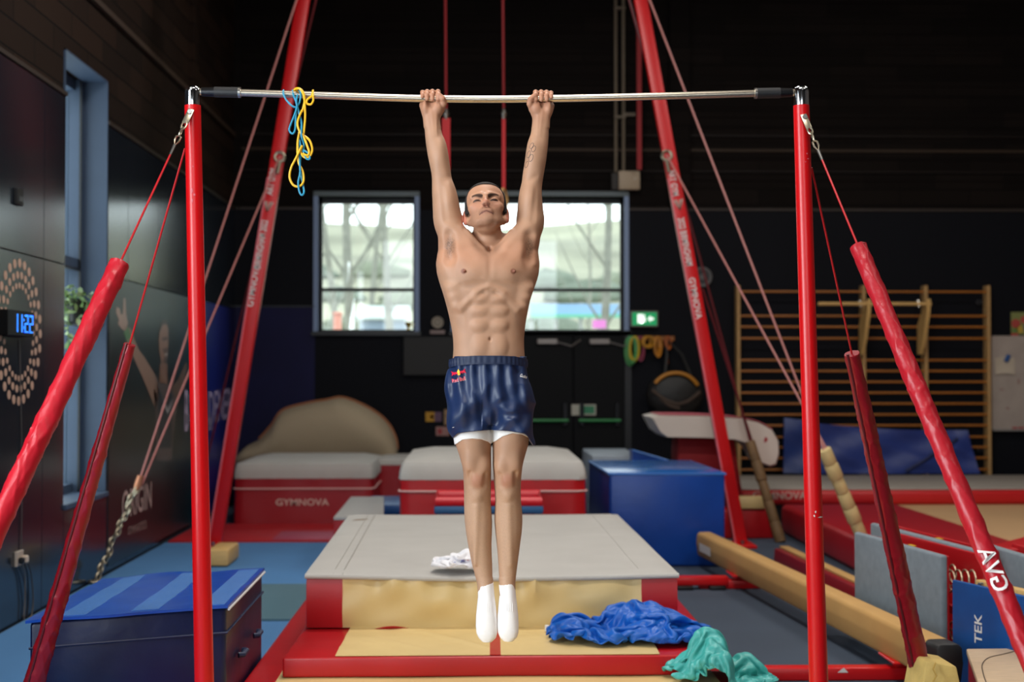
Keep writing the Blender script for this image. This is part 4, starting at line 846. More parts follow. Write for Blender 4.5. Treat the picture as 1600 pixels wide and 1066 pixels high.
# pale wooden board lying flat in the near corner
wq = [UZ(1510, 1014, .3), UZ(1680, 1012, .3), UZ(1690, 1120, .3), UZ(1540, 1100, .3)]
wo = thing('wooden_board', 'pale wooden springboard lying flat in the near right corner', 'springboard', (wq[0].x+.3, wq[0].y-.3, 0), 'springboards')
fl_ = lambda z: [Vector((p.x, p.y, z)) for p in wq]
PLY = mat('pale_plywood', 'c9ad8c', .5, var=.1, vscale=5, stretch=(2, 14, 2))
obj('top', MB().rhexa(fl_(.27), fl_(.3), .006), PLY, wo); obj('side', MB().rhexa([p.lerp(sum(wq, Vector())/4, .03)*1 for p in fl_(0)], [p.lerp(Vector((sum(q.x for q in wq)/4, sum(q.y for q in wq)/4, p.z)), .03) for p in fl_(.268)], .01), DRED, wo)
gp = [UZ(x, y, .3012) for x, y in ((1600, 1014), (1570, 1022), (1545, 1028), (1535, 1038), (1536, 1052), (1542, 1070))]
obj('groove', MB().tube(spline(gp, 6), .0025, 5), mat('dark_groove', '4a3a30', .8), wo)
# torn foam pad over the anchor
FOAM = mat('torn_foam', 'd0b268', .75, bump=.5, bscale=40, var=.12, vscale=10, bdist=.006)
p = UZ(1470, 1062, .2); fm = thing('foam_pad', 'torn yellow foam wedge over the anchor beside the beam end', 'foam pad', (p.x, p.y, 0))
z1 = .36; bq = [UZ(1423, 1078, .22), UZ(1520, 1072, .22)]
y_ = 6.35; A = U(1440, 1029, y_); B1 = U(1488, 1037, y_); Cc = U(1514, 1070, y_-.1); D = U(1426, 1070, y_-.1)
obj('wedge', MB().rhexa([(D.x, y_-.12, .0), (Cc.x+.02, y_-.12, .0), (Cc.x+.02, y_+.2, .0), (D.x, y_+.2, .0)], [(A.x, y_-.06, A.z), (B1.x, y_-.06, B1.z), (B1.x, y_+.18, B1.z), (A.x, y_+.18, A.z)], .012, 2), FOAM, fm)
obj('tear', MB().tube([U(1462, 1036, y_-.075), U(1458, 1046, y_-.095), U(1463, 1056, y_-.11), U(1457, 1068, y_-.125)], .004, 5), mat('foam_core', 'b8954a', .9), fm)
# ---- vaulting table
YV = 14.6; VT = thing('vaulting_table', 'white vaulting table with a pink top strip on a red base', 'vaulting table', (U(1115, 700, YV).x, YV+.3, 0))
side = [(1016, 652), (1030, 649), (1100, 650), (1160, 654), (1188, 661), (1208, 672), (1218, 690), (1219, 710), (1214, 727), (1205, 730), (1193, 725), (1184, 706), (1172, 694), (1150, 687), (1100, 684), (1040, 683), (1028, 674)]
pts = [U(x, y, YV) for x, y in side]; n = len(pts)
WV = mat('white_leatherette', 'cfc2b6', .5)
def ring_(dy, sc):
    c = sum(pts, Vector())/n; return [Vector((c.x+(p.x-c.x)*sc, YV+dy, c.z+(p.z-c.z)*(1-(1-sc)*1.6))) for p in pts]
rs_ = [ring_(0, .965), ring_(.05, 1.), ring_(.75, 1.), ring_(.8, .965)]; vb = MB(); vb.v = [tuple(p) for r_ in rs_ for p in r_]
for j in range(3): vb.f += [(j*n+i, j*n+(i+1) % n, (j+1)*n+(i+1) % n, (j+1)*n+i) for i in range(n)]
vb.f += [tuple(range(n)), tuple(range(3*n, 4*n))]
tbl = obj('table_top', vb, WV, VT)
tpn = [p for p in pts[1:6]]
obj('pink_strip', MB().slab(lambda u, v: (lambda p: (p.x, YV+.03+.72*v, p.z+.004))(spline(tpn, 6)[int(u*24)]), 24, 2, (0, 0, .006)), mat('pink_top', 'c8606c', .5), VT)
obj('red_mark', MB().tube([U(1195, 687, YV-.001), U(1195, 687, YV+.02)], .03, 8), mat('red_mark', '9c1820', .5), VT)
a, b = U(1062, 720, YV+.1), U(1150, 720, YV+.1)
obj('base', MB().rhexa([(a.x-.05, YV+.1, .02), (b.x+.12, YV+.1, .02), (b.x+.12, YV+.75, .02), (a.x-.05, YV+.75, .02)], [(a.x, YV+.2, U(1100, 683, YV).z), (b.x, YV+.2, U(1100, 683, YV).z), (b.x, YV+.65, U(1100, 683, YV).z), (a.x, YV+.65, U(1100, 683, YV).z)], .02), mat('dark_red_base', '7a0a12', .6, spec=.2), VT)
obj('foot', MB().rbox(a.x-.15, b.x+.2, YV+.02, YV+.14, 0, .06, .01), BLACKP, VT)
# ---- wall bars
WB = thing('wall_bars', 'tall wooden wall bars with orange rungs on the dark back wall', 'wall bars', (U(1350, 600, YB-.1).x, YB-.1, 0))
RUNG = mat('orange_rung', 'a8641c', .45, var=.1, vscale=10, stretch=(1, 10, 10)); UPR = mat('wall_bar_post', 'b08a58', .55, var=.2, vscale=9, stretch=(8, 8, 1))
yw = YB-.13; xs_ = [U(x, 600, yw).x for x in (1154, 1350, 1447, 1545)]; ztp = U(1350, 446, yw).z
for x in xs_:
    u_ = obj('upright', MB().rbox(x-.022, x+.022, YB-.16, YB-.0, 0, ztp, .008, 1), UPR, WB)
rz = [456, 494, 511, 529, 563, 580, 597, 614, 631, 648, 665, 683, 699, 716, 734]; rme = None
for k, py in enumerate(rz):
    z = U(1350, py, yw).z
    m_ = MB().tube([(xs_[0], yw, z), (xs_[-1], yw, z)], .0135, 8)
    obj('rung', m_, RUNG, WB)
for x in (xs_[3]-.09, xs_[3]-.08):
    for py in (472, 703): obj('wall_bolt', MB().tube([(x, YB-.02, U(1500, py, yw).z), (x, YB-.06, U(1500, py, yw).z)], .03, 8), mat('grey_bolt', '5c5c60', .5, .6), WB)
# chin-up attachment hooked on the bars
CH = thing('chin_up_bar', 'pale wooden chin-up attachment hooked over the wall bars', 'chin-up bar', (U(1400, 480, yw-.3).x, yw-.3, U(1400, 560, yw).z))
yc = yw-.42; zc = U(1400, 475, yc).z
obj('bar', MB().tube([(U(1278, 475, yc).x, yc, zc), (U(1455, 475, yc).x, yc, zc)], .022, 10), WOOD, CH)
for px in (1357, 1450):
    x = U(px, 475, yc).x
    pr_ = [(x, yc-.04, zc+.06), (x, yc+.06, zc+.02), (x, yw-.05, zc-.25), (x, yw-.05, zc-.62), (x, yw-.14, zc-.62), (x, yc+.12, zc-.4), (x, yc-.02, zc-.1)]
    obj('arm', MB().prism([Vector(p)-Vector((.022, 0, 0)) for p in pr_], (.044, 0, 0)), WOOD, CH)
    obj('hook', MB().tube([(x, yw-.06, zc-.02), (x, yw-.03, zc+.06), (x, yw+.03, zc+.06)], .012, 6), STEEL, CH)
# blue mat leaning on the wall bars
lm = thing('leaning_mat', 'wrinkled dull blue mat leaning against the wall bars', 'mat', (U(1370, 730, YB-.5).x, YB-.5, 0))
A_ = [U(1222, 742, YB-.26), U(1527, 740, YB-.26)]; Tz = [U(1228, 655, YB-.2).z, U(1510, 672, YB-.2).z]
def lf(u, v):
    x = A_[0].x+(A_[1].x-A_[0].x)*(u*(1-.02*v)+.01*v)-(.1*v if u > .9 else 0)*(u-.9)*10; z0 = .4; zt_ = Tz[0]+(Tz[1]-Tz[0])*u-.05*math.sin(3.14*u)
    w = .03*abs(math.sin(9*u+5*v))**3+.02*math.sin(14*u-7*v)
    return (x, YB-.24-.1*(1-v)-w, z0+(zt_-z0)*v)
obj('sheet', MB().slab(lf, 60, 24, (0, .03, 0)), mat('dull_blue_vinyl', '28397c', .4, bump=.3, bscale=6, bdist=.015), lm)
obj('end_fold', MB().slab(lambda u, v: Vector(lf(.12*u, v))+Vector((0, -.022, .02)), 8, 20, (0, .015, 0)), mat('dark_blue_fold', '18306e', .4), lm)
obj('strap', MB().tube([Vector(lf(.62+.28*i/8, .05+.75*i/8))+Vector((0, -.012, 0)) for i in range(9)], .022, 6), mat('navy_strap', '16204c', .6), lm)
# ---- whiteboard and poster
YW = YB-.03; a, b = U(1549, 671, YW), U(1680, 525, YW)
wbd = thing('whiteboard', 'worn whiteboard with a paper sheet beside the wall bars', 'whiteboard', ((a.x+b.x)/2, YW, a.z))
obj('panel', MB().rbox(a.x, b.x, YW-.02, YW+.02, a.z, b.z, .004, 1), mat('worn_whiteboard', 'a3968d', .5, var=.1, vscale=4), wbd)
obj('tray', MB().rbox(a.x, b.x, YW-.06, YW-.02, a.z-.02, a.z+.005, .004, 1), mat('tray_grey', '8a8480', .5), wbd)
for px, py in ((1582, 669), (1592, 669)): p = U(px, py, YW-.05); obj('marker', MB().tube([p, p+Vector((.06, 0, 0))], .012, 6), mat('red_marker', 'a8383a', .5), wbd)
p, q_ = U(1555, 586, YW-.025), U(1585, 560, YW-.025)
obj('paper', MB().slab(lambda u, v: (p.x+(q_.x-p.x)*u, YW-.024-.02*(1-v)**3, p.z+(q_.z-p.z)*v+.02*math.sin(3*u)), 8, 8, (0, .002, 0)), mat('cream_paper', 'b8aa98', .7), wbd)
p = U(1574, 560, YW-.04); obj('blue_magnet', MB().obox(p, (.055, .03, .1), Matrix.Rotation(.5, 3, 'Y'), .008, 1), mat('blue_magnet', '2a5088', .5), wbd)
for px, py, w_, h_ in ((1562, 610, .05, .02), (1572, 640, .04, .03), (1590, 600, .03, .06)): p = U(px, py, YW-.0205); obj('ink_smudge', MB().box(p.x, p.x+w_, YW-.0208, YW-.0202, p.z, p.z+h_), mat('faded_red_ink', '93766f', .6), wbd)
a, b = U(1580, 523, YW), U(1640, 488, YW)
po = thing('poster', 'small colourful poster above the whiteboard', 'poster', ((a.x+b.x)/2, YW, a.z))
obj('sheet', MB().box(a.x, b.x, YW, YW+.01, a.z, b.z), mat('poster_green', '7a8048', .6), po)
for k, (dx, dz, r, c_) in enumerate(((.06, .14, .06, 'a84038'), (.12, .07, .05, 'b89a3a'), (.05, .05, .04, '5c7a3a'), (.17, .19, .05, 'b0443c'), (.2, .08, .05, '3a5c8a'))):
    obj('patch', MB().tube([(a.x+dx, YW, a.z+dz), (a.x+dx, YW-.003, a.z+dz)], r, 10), mat('patch_'+c_, c_, .6), po)
obj('red_band', MB().box(a.x, a.x+.09, YW-.004, YW, a.z-.02, a.z+.02), mat('patch_a84038', 'a84038', .6), po)
# ================================================================== things on the walls
# ---- exit sign
YS = YB-.06; a, b = U(985, 511, YS), U(1028, 486, YS)
ex = thing('exit_sign', 'green lit running-man exit sign beside the wide window', 'exit sign', ((a.x+b.x)/2, YS, a.z))
obj('housing', MB().rbox(a.x, b.x, YS-.03, YB, a.z, b.z, .006, 1), mat('sign_frame', '6a6660', .5), ex)
obj('green_face', MB().box(a.x+.02, b.x-.02, YS-.033, YS-.03, a.z+.02, b.z-.02), mat('sign_face_green', '0f9a5c', .5, emit=.55), ex)
W_ = mat('sign_white', 'f0fff4', .5, emit=.9); c = (a+b)/2; zc = c.z; x0 = a.x+.085
obj('door_symbol', MB().box(x0, x0+.07, YS-.036, YS-.033, zc-.055, zc+.06), W_, ex)
fig = MB().box(x0+.06, x0+.105, YS-.036, YS-.033, zc-.04, zc+.02); fig.add([(x0+.085+.014*math.cos(t), YS-.036, zc+.04+.014*math.sin(t)) for t in [k*math.pi/5 for k in range(10)]], [tuple(range(10))]); fig.box(x0+.045, x0+.07, YS-.036, YS-.033, zc-.058, zc-.03)
obj('runner_symbol', fig, W_, ex)
obj('arrow_symbol', MB().add([(x0+.13, YS-.0345, zc), (x0+.165, YS-.0345, zc+.045), (x0+.165, YS-.0345, zc+.018), (x0+.205, YS-.0345, zc+.018), (x0+.205, YS-.0345, zc-.018), (x0+.165, YS-.0345, zc-.018), (x0+.165, YS-.0345, zc-.045)], [tuple(range(7))]), W_, ex, fix=False)
# ---- hooks with bands, round bag
YH = YB-.05; hx0, hx1 = U(984, 530, YH).x, U(1054, 530, YH).x; hz = U(1000, 529, YH).z
hk = thing('hook_rail', 'wooden hook rail under the exit sign', 'hook rail', ((hx0+hx1)/2, YH, hz))
obj('rail', MB().rbox(hx0, hx1, YH-.0, YB, hz-.03, hz+.03, .004, 1), mat('orange_rail', '9a5c22', .5), hk)
for i in range(5): x = hx0+.05+(hx1-hx0-.1)*i/4; obj('hook', MB().tube([(x, YH, hz), (x, YH-.05, hz-.01), (x, YH-.06, hz+.02)], .007, 6), STEEL, hk)
def band(label, px, col, L, w, n=3):
    x = U(px, 530, YH).x; t = thing('exercise_band', label, 'exercise band', (x, YH-.04, hz-L), 'exercise bands on the hook rail'); rnd = random.Random(int(px))
    for k in range(n):
        ww = w*(.7+.6*rnd.random()); l = L*(.75+.25*rnd.random()); y = YH-.03-.02*k
        obj('loop', MB().tube([Vector((x+ww*math.cos(t_)*.9+.01*k, y, hz-l/2+l/2*math.sin(t_)+.02)) for t_ in [2*math.pi*i/18 for i in range(18)]], .014, 6, closed=True), mat('band_'+col, col, .5), t)
band('green exercise band hanging nearest the window', 984, '4f9a58', .4, .06)
band('yellow exercise band looped wide beside the green one', 988, 'c8a81c', .36, .07)
band('pink exercise band next to the yellow one', 999, '8a3a50', .34, .04, 2)
band('amber exercise band coiled short on the hook rail', 1009, 'b8801c', .14, .07, 4)
band('orange exercise band hanging long in the middle of the hook rail', 1025, 'b8761c', .3, .04)
band('short orange exercise band at the far end of the hook rail', 1043, 'a8561c', .17, .03, 2)
p = U(1044, 562, YH); single('strap', MB().rbox(p.x-.03, p.x+.0, YH-.03, YH-.02, p.z-.06, p.z+.08, .004, 1).tube([(p.x-.015, YH-.025, p.z+.06), (p.x-.015, YH-.025, hz)], .006, 5), mat('band_a8561c', 'a8561c', .5), 'narrow orange strap hanging below the end of the hook rail', 'strap')
YG2 = YB-.2; cb = U(1054, 617, YG2); rx, rz_ = .36, .30
bag = thing('round_bag', 'black round bag with a yellow curved handle hung under the hook rail', 'bag', (cb.x, YG2, cb.z-rz_))
obj('body', MB().sphere(cb, (rx, .15, rz_), 28, 16), mat('black_nylon', '171514', .55, bump=.4, bscale=12, bdist=.02), bag)
obj('yellow_trim', MB().tube([cb+Vector((rx*.86*math.cos(t), -.11, -.02+rz_*.98*math.sin(t))) for t in [math.radians(28+i*6.2) for i in range(20)]], .024, 8), mat('bag_yellow', 'b8781a', .5), bag)
for s in ((-.3, .06, .02, -.12), (.02, -.12, .3, .04), (-.2, -.04, .04, -.17)): obj('fold', MB().tube(spline([cb+Vector((s[0], -.13, s[1])), cb+Vector(((s[0]+s[2])/2, -.155, (s[1]+s[3])/2-.03)), cb+Vector((s[2], -.14, s[3]))], 6), .022, 6), mat('brown_webbing', '4a3a30', .7), bag)
obj('strap', MB().tube([cb+Vector((-.12, -.02, rz_*.9)), cb+Vector((-.08, .1, .5)), (U(1040, 530, YH).x, YH-.03, hz), cb+Vector((.1, .05, .5)), cb+Vector((.2, -.02, rz_*.8))], .02, 6), mat('black_nylon', '171514', .55), bag)
# ---- round wall fittings
def disc(name, label, px, py, r, m1, m2, cat):
    c = U(px, py, YB-.05); t = thing(name, label, cat, (c.x, YB-.03, c.z-r)); obj('rim', MB().torus(c, r*.85, r*.16, (1, 0, 0), (0, 0, 1), 28, 8), m1, t)
    obj('plate', MB().tube([c+Vector((0, .0, 0)), c+Vector((0, .05, 0))], r*.9, 24), m2, t); obj('hub', MB().tube([c+Vector((0, -.02, 0)), c], r*.25, 14), m1, t)
disc('alarm_bell', 'small pale round alarm sounder below the window gap', 683.5, 504, .075, mat('pale_sounder', '9a8f80', .5), mat('sounder_plate', '877c6c', .5), 'alarm')
disc('wall_fan', 'grey round wall fan half behind the lettered tower leg', 1097, 433, .13, mat('fan_grey', '5e5c5c', .5), mat('fan_dark', '2a2a2c', .5), 'fan')
a, b = U(672, 522, YB-.02), U(695, 516, YB-.02); single('name_plate', MB().rbox(a.x, b.x, YB-.02, YB, a.z, b.z, .003, 1).box(a.x+.01, b.x-.01, YB-.022, YB-.02, a.z+.01, b.z-.01), mat('plate_mauve', '8a7672', .5), 'small pale name plate under the round alarm sounder', 'plate')
# dark notice screen and small notices
a, b = U(630, 587, YB-.05), U(720, 526, YB-.05)
tv = thing('wall_screen', 'dark wall-mounted screen left of the gymnast hips', 'screen', ((a.x+b.x)/2, YB-.05, a.z))
obj('bezel', MB().rbox(a.x, b.x, YB-.07, YB, a.z, b.z, .008, 1), mat('screen_black', '0d0d0e', .6), tv); obj('panel', MB().box(a.x+.02, b.x-.02, YB-.073, YB-.07, a.z+.02, b.z-.02), mat('screen_glass', '141211', .6), tv)
def notice(label, px0, py0, px1, py1, col, cols=()):
    a, b = U(px0, py1, YB-.012), U(px1, py0, YB-.012); t = thing('notice', label, 'notice', ((a.x+b.x)/2, YB, a.z), 'notices on the back wall')
    obj('sheet', MB().box(a.x, b.x, YB-.012, YB, a.z, b.z), mat('notice_'+col, col, .6), t)
    for u0, u1, v0, v1, c in cols: obj('print', MB().box(a.x+(b.x-a.x)*u0, a.x+(b.x-a.x)*u1, YB-.014, YB-.012, a.z+(b.z-a.z)*v0, a.z+(b.z-a.z)*v1), mat('notice_'+c, c, .6), t)
notice('yellow and mauve notice beside the gymnast shorts', 665, 644, 690, 659, '5c4058', ((0, .55, 0, 1, 'b8861a'), (.3, .5, .3, .7, 'a8442a')))
notice('narrow cream notice half hidden by the gymnast shorts', 694, 640, 706, 664, '9a7c5c', ((.1, .9, .5, .6, '6a5040'),))
notice('pale pink notice with a red square below the yellow one', 681, 667, 702, 681, '9a706a', ((.15, .45, .2, .75, '9a2a2e'),))
# trophy on the window sill
p = U(638, 516, YB+.1); tz = wins[0][2]
tro = thing('trophy', 'small gold trophy on the sill of the narrow window', 'trophy', (p.x, YB+.1, tz)); GOLD = mat('gold', 'e8c040', .45, .6)
obj('base', MB().rbox(p.x-.03, p.x+.03, YB+.07, YB+.13, tz, tz+.03, .004, 1), BLACKP, tro); obj('cup', MB().tube([(p.x, YB+.1, tz+.03), (p.x, YB+.1, tz+.05), (p.x, YB+.1, tz+.07), (p.x, YB+.1, tz+.12)], [.025, .01, .03, .045], 14), GOLD, tro)
obj('handle', MB().torus((p.x+.045, YB+.1, tz+.09), .022, .006), GOLD, tro)
# electrical box and conduits
a, b = U(967, 296, YB-.1), U(1000, 267, YB-.1)
eb = thing('junction_box', 'pale electrical box with conduits above the wide window', 'electrical box', ((a.x+b.x)/2, YB-.1, a.z))
PC = mat('cream_plastic', 'a8957c', .5); obj('box', MB().rbox(a.x, b.x, YB-.1, YB+.01, a.z, b.z, .01, 2), PC, eb); obj('screw', MB().tube([(b.x-.06, YB-.1, b.z-.1), (b.x-.06, YB-.105, b.z-.1)], .01, 8), STEEL, eb)
obj('bracket', MB().rbox(a.x-.09, a.x, YB-.06, YB, a.z, b.z-.02, .006, 1), mat('dark_bracket', '26201c', .6), eb)
CN = mat('conduit', '6f6250', .5)
for px in (962, 974): x = U(px, 100, YB-.03).x; obj('conduit', MB().tube([(x, YB-.03, b.z-.01), (x, YB-.03, ZC)], .02, 8), CN, eb)
for py in (13, 183): z = U(968, py, YB-.03).z; obj('clip', MB().rbox(U(959, 0, YB).x, U(977, 0, YB).x, YB-.06, YB, z-.015, z+.015, .003, 1), CN, eb)
z = U(980, 179, YB-.03).z; obj('spur', MB().rbox(U(974, 0, YB).x, U(992, 0, YB).x, YB-.05, YB, z-.02, z+.02, .003, 1), CN, eb)
x = U(998, 100, YB-.15).x; sp = thing('hanging_strap', 'narrow red strap hanging in front of the conduits', 'strap', (x, YB-.2, U(0+998, 265, YB-.2).z)); obj('webbing', MB().rbox(x-.03, x+.03, YB-.2, YB-.19, U(998, 265, YB-.2).z, ZC, .002, 1), mat('red_strap_far', '9a1218', .6), sp)
a, b = U(372, 700, YB-.006), U(492, 480, YB-.006)
bn = thing('wall_banner', 'plain deep blue printed banner on the back wall beside the corner', 'banner', ((a.x+b.x)/2, YB, .02)); obj('sheet', MB().box(a.x-.1, b.x, YB-.008, YB, .02, b.z), mat('deep_blue_print', '0e0c36', .5, spec=.2, var=.25, vscale=1.5), bn)
obj('batten', MB().rbox(a.x-.1, b.x, YB-.016, YB, b.z, b.z+.02, .003, 1), mat('dark_frame', '17191c', .4), bn)
# ================================================================== left wall
XM = XL+.006
mu = thing('wall_mural', 'large dark printed mural of a gymnast with raised arm on the side wall', 'mural', (XL, 14.9, .05))
def muralmat():
    m = bpy.data.materials.new('mural_print'); m.use_nodes = True; nt = m.node_tree; b = nt.nodes['Principled BSDF']; b.inputs['Roughness'].default_value = .3
    tc = nt.nodes.new('ShaderNodeTexCoord'); sp_ = nt.nodes.new('ShaderNodeSeparateXYZ'); nt.links.new(tc.outputs['Object'], sp_.inputs[0])
    n = nt.nodes.new('ShaderNodeTexNoise'); n.inputs['Scale'].default_value = 1.1; n.inputs['Detail'].default_value = 3; nt.links.new(tc.outputs['Object'], n.inputs['Vector'])
    ad = nt.nodes.new('ShaderNodeMath'); ad.operation = 'MULTIPLY_ADD'; ad.inputs[1].default_value = 1/6.2; ad.inputs[2].default_value = .38; nt.links.new(sp_.outputs['Y'], ad.inputs[0])
    a2 = nt.nodes.new('ShaderNodeMath'); a2.operation = 'MULTIPLY_ADD'; a2.inputs[1].default_value = .24; nt.links.new(n.outputs['Fac'], a2.inputs[0]); nt.links.new(ad.outputs[0], a2.inputs[2])
    r = nt.nodes.new('ShaderNodeValToRGB'); cr = r.color_ramp; cr.elements[0].position = .05; cr.elements[0].color = (*lin('16201f'), 1); cr.elements[1].position = .95; cr.elements[1].color = (*lin('0c0f3c'), 1)
    for p_, c_ in ((.4, '1b2a2c'), (.56, '14333f'), (.66, '122a78'), (.8, '10207a')): e = cr.elements.new(p_); e.color = (*lin(c_), 1)
    nt.links.new(a2.outputs[0], r.inputs[0]); nt.links.new(r.outputs[0], b.inputs['Base Color']); return m
obj('print_panel', MB().box(XL+.0005, XM, 11.86, 17.95, .06, 2.46), muralmat(), mu)
def flat(name, pix, col, off=.002):
    v = [UX(x, y, XM+off) for x, y in pix]; obj(name, MB().add([(p.x, p.y, p.z) for p in v], [tuple(range(len(v)))]), mat('print_'+col, col, .35), mu, smooth=False, fix=False)
flat('printed_arm', [(194, 510), (204, 513), (210, 530), (216, 545), (228, 562), (240, 582), (244, 590), (248, 612), (245, 640), (240, 632), (232, 612), (222, 588), (213, 568), (200, 540)], '9a7a66')
flat('printed_hand', [(182, 480), (187, 482), (189, 492), (192, 490), (193, 466), (196, 466), (197, 490), (200, 505), (196, 518), (190, 514), (184, 506), (186, 500), (181, 488)], 'a88c7c')
flat('printed_wristband', [(193, 520), (201, 510), (205, 526), (198, 534)], '4f7d4a', .003)
flat('printed_body', [(243, 584), (250, 600), (262, 600), (270, 598), (276, 608), (276, 640), (270, 680), (268, 720), (244, 720), (243, 650), (240, 610)], '5d5350')
flat('printed_singlet', [(249, 608), (256, 625), (263, 606), (270, 618), (270, 640), (267, 700), (248, 700), (247, 640)], '28323a', .003)
flat('printed_collar', [(256, 622), (262, 640), (270, 622), (268, 632), (262, 648), (256, 632)], 'a8a8a8', .004)
flat('printed_neck', [(250, 568), (261, 568), (262, 600), (249, 598)], '8a6652', .003)
flat('printed_head', [(250, 512), (254, 503), (259, 503), (263, 514), (263, 535), (262, 556), (258, 571), (253, 568), (249, 550), (248, 530)], '9c7763', .004)
flat('printed_hair', [(249, 520), (250, 509), (254, 501), (260, 501), (263, 510), (260, 507), (254, 508)], '4a3a34', .005)
flat('printed_eye', [(253, 528), (262, 526), (262, 531), (254, 533)], '5c4238', .005)
flat('printed_beard', [(254, 545), (263, 543), (262, 557), (258, 570), (254, 566), (257, 556)], '64493e', .005)
flat('printed_smile', [(257, 553), (262, 551), (261, 556), (258, 557)], 'b8a8a0', .006)
flat('printed_far_arm', [(268, 606), (280, 590), (290, 566), (293, 570), (288, 596), (276, 626)], '6b574a', .003)
def wtext(name, s, pa, pb, size, col, sx=None, parent=mu):
    A, Bq = UX(*pa, XM+.004), UX(*pb, XM+.004); ux = (Bq-A); L = ux.length; vs, fs = text2d(s, 1.); w_ = max(v[0] for v in vs)-min(v[0] for v in vs)
    m_ = text_mb(s, size, (A+Bq)/2, ux, (0, 0, 1), L/(w_*size), 0.); obj(name, m_, mat('print_'+col, col, .5), parent, smooth=False, fix=False)
wtext('mural_lettering', 'B', (288.5, 646), (294.5, 645), .62, 'b9a9c4'); wtext('mural_lettering', 'DENER', (325.5, 641), (361, 632), .52, 'a99bbd')
wtext('mural_small_lettering', 'FUTURE', (318, 668), (332, 662), .2, 'a99bbd')
wtext('club_name', 'ORIGIN', (191, 793), (237, 775), .34, 'c9a79b'); wtext('club_subtitle', 'GYMNASTICS', (200, 831), (229, 820), .1, 'a98578')
# dotted ring emblem
em = thing('dotted_emblem', 'ring of pale copper dots on the side wall around the clock', 'emblem', (XL, 9.4, 1.3))
cE = UX(30, 519, XL+.001); COP = mat('copper_dot', 'c09a84', .45)
k = 0
def dot(c, r): obj('dot', MB().tube([c+Vector((-.001, 0, 0)), c+Vector((.0025, 0, 0))], r, 14), COP, em)
for ring_i, (ry, rz2, r, n, ph) in enumerate(((.455, .46, .031, 28, 0), (.375, .38, .026, 28, .5), (.305, .31, .02, 28, 0))):
    for i in range(n):
        a = 2*math.pi*(i+ph)/n; dot(Vector((XL, cE.y+ry*math.cos(a)*1.0, cE.z+rz2*math.sin(a))), r)
# clock
c = UX(32, 507, XL+.05); ck = thing('digital_clock', 'black digital clock with blue numerals on the side wall', 'clock', (XL, c.y, c.z-.1))
y0, y1 = UX(12, 507, XL+.06).y, UX(53, 507, XL+.06).y; z0, z1 = UX(50, 527, XL+.06).z, UX(50, 488, XL+.06).z
obj('case', MB().rbox(XL, XL+.06, y0, y1, z0, z1, .006, 1), mat('clock_black', '050507', .5, spec=.15), ck)
BLU = mat('clock_blue_led', '2f86ff', .5, emit=2.2)
SEGS = {'1': 'bc', '2': 'abged'}
def digit(ch, yc, w, h):
    m = MB(); zc = (z0+z1)/2; t = .011; X = XL+.0615
    S_ = {'a': (-w/2, w/2, h/2-t, h/2), 'g': (-w/2, w/2, -t/2, t/2), 'd': (-w/2, w/2, -h/2, -h/2+t), 'b': (w/2-t, w/2, 0, h/2), 'c': (w/2-t, w/2, -h/2, 0), 'e': (-w/2, -w/2+t, -h/2, 0), 'f': (-w/2, -w/2+t, 0, h/2)}
    for s in SEGS[ch]: a_, b_, c_, d_ = S_[s]; m.box(X-.001, X+.001, yc+a_, yc+b_, zc+c_+.004*(c_ < 0), zc+d_)
    obj('numeral', m, BLU, ck)
W = y1-y0; hh = (z1-z0)*.72
for ch, f in (('1', .3), ('1', .47), ('2', .7), ('2', .885)): digit(ch, y0+W*f, W*.13, hh)
zc = (z0+z1)/2
for dz in (-.025, .025): obj('colon', MB().box(XL+.0605, XL+.0625, y0+W*.585, y0+W*.605, zc+dz-.008, zc+dz+.008), BLU, ck)
cab = thing('clock_cable', 'thin cable hanging from the clock to a wall socket', 'cable', (XL+.01, c.y, .9))
p = [UX(31, 530, XL+.008), UX(32, 600, XL+.008), UX(34, 700, XL+.008), UX(34, 800, XL+.008), UX(33, 862, XL+.008)]
obj('flex', MB().tube(spline(p, 4), .004, 6), mat('grey_cable', '4d4a48', .6), cab)
c = UX(31, 872, XL+.01); so_ = thing('wall_socket', 'white wall socket with plugs on the dark side wall', 'socket', (XL, c.y, c.z-.05))
obj('plate', MB().rbox(XL, XL+.02, c.y-.09, c.y+.05, c.z-.05, c.z+.05, .004, 1), mat('socket_white', 'b8a898', .4), so_); obj('plug', MB().rbox(XL+.02, XL+.06, c.y-.01, c.y+.04, c.z-.035, c.z+.015, .008, 1), mat('plug_white', 'cbb8a4', .4), so_)
obj('plug', MB().rbox(XL+.02, XL+.055, c.y-.07, c.y-.03, c.z-.03, c.z+.01, .008, 1), BLACKP, so_)
for k2, (dx, col) in enumerate(((0, '15151a'), (-4, '6a625c'), (6, '55504c'))):
    obj('lead', MB().tube(spline([UX(38+dx, 880, XL+.04), UX(43+dx, 900, XL+.03), UX(44+dx*1.3, 940, XL+.02), UX(42+dx, 970, XL+.02), UX(50, 962, XL+.03)], 5), .005, 6), mat('lead_'+col, col, .5), so_)
a, b = UX(26, 319, XL+.02), UX(36, 297, XL+.02)
th = thing('wall_sensor', 'small black square sensor high on the side wall', 'sensor', (XL, (a.y+b.y)/2, a.z)); obj('case', MB().rbox(XL, XL+.025, a.y, b.y, a.z, b.z, .004, 1), BLACKP, th); obj('lens', MB().rbox(XL+.025, XL+.03, a.y+.02, b.y-.02, a.z+.02, b.z-.05, .003, 1), mat('sensor_grey', '3a3e42', .4), th)
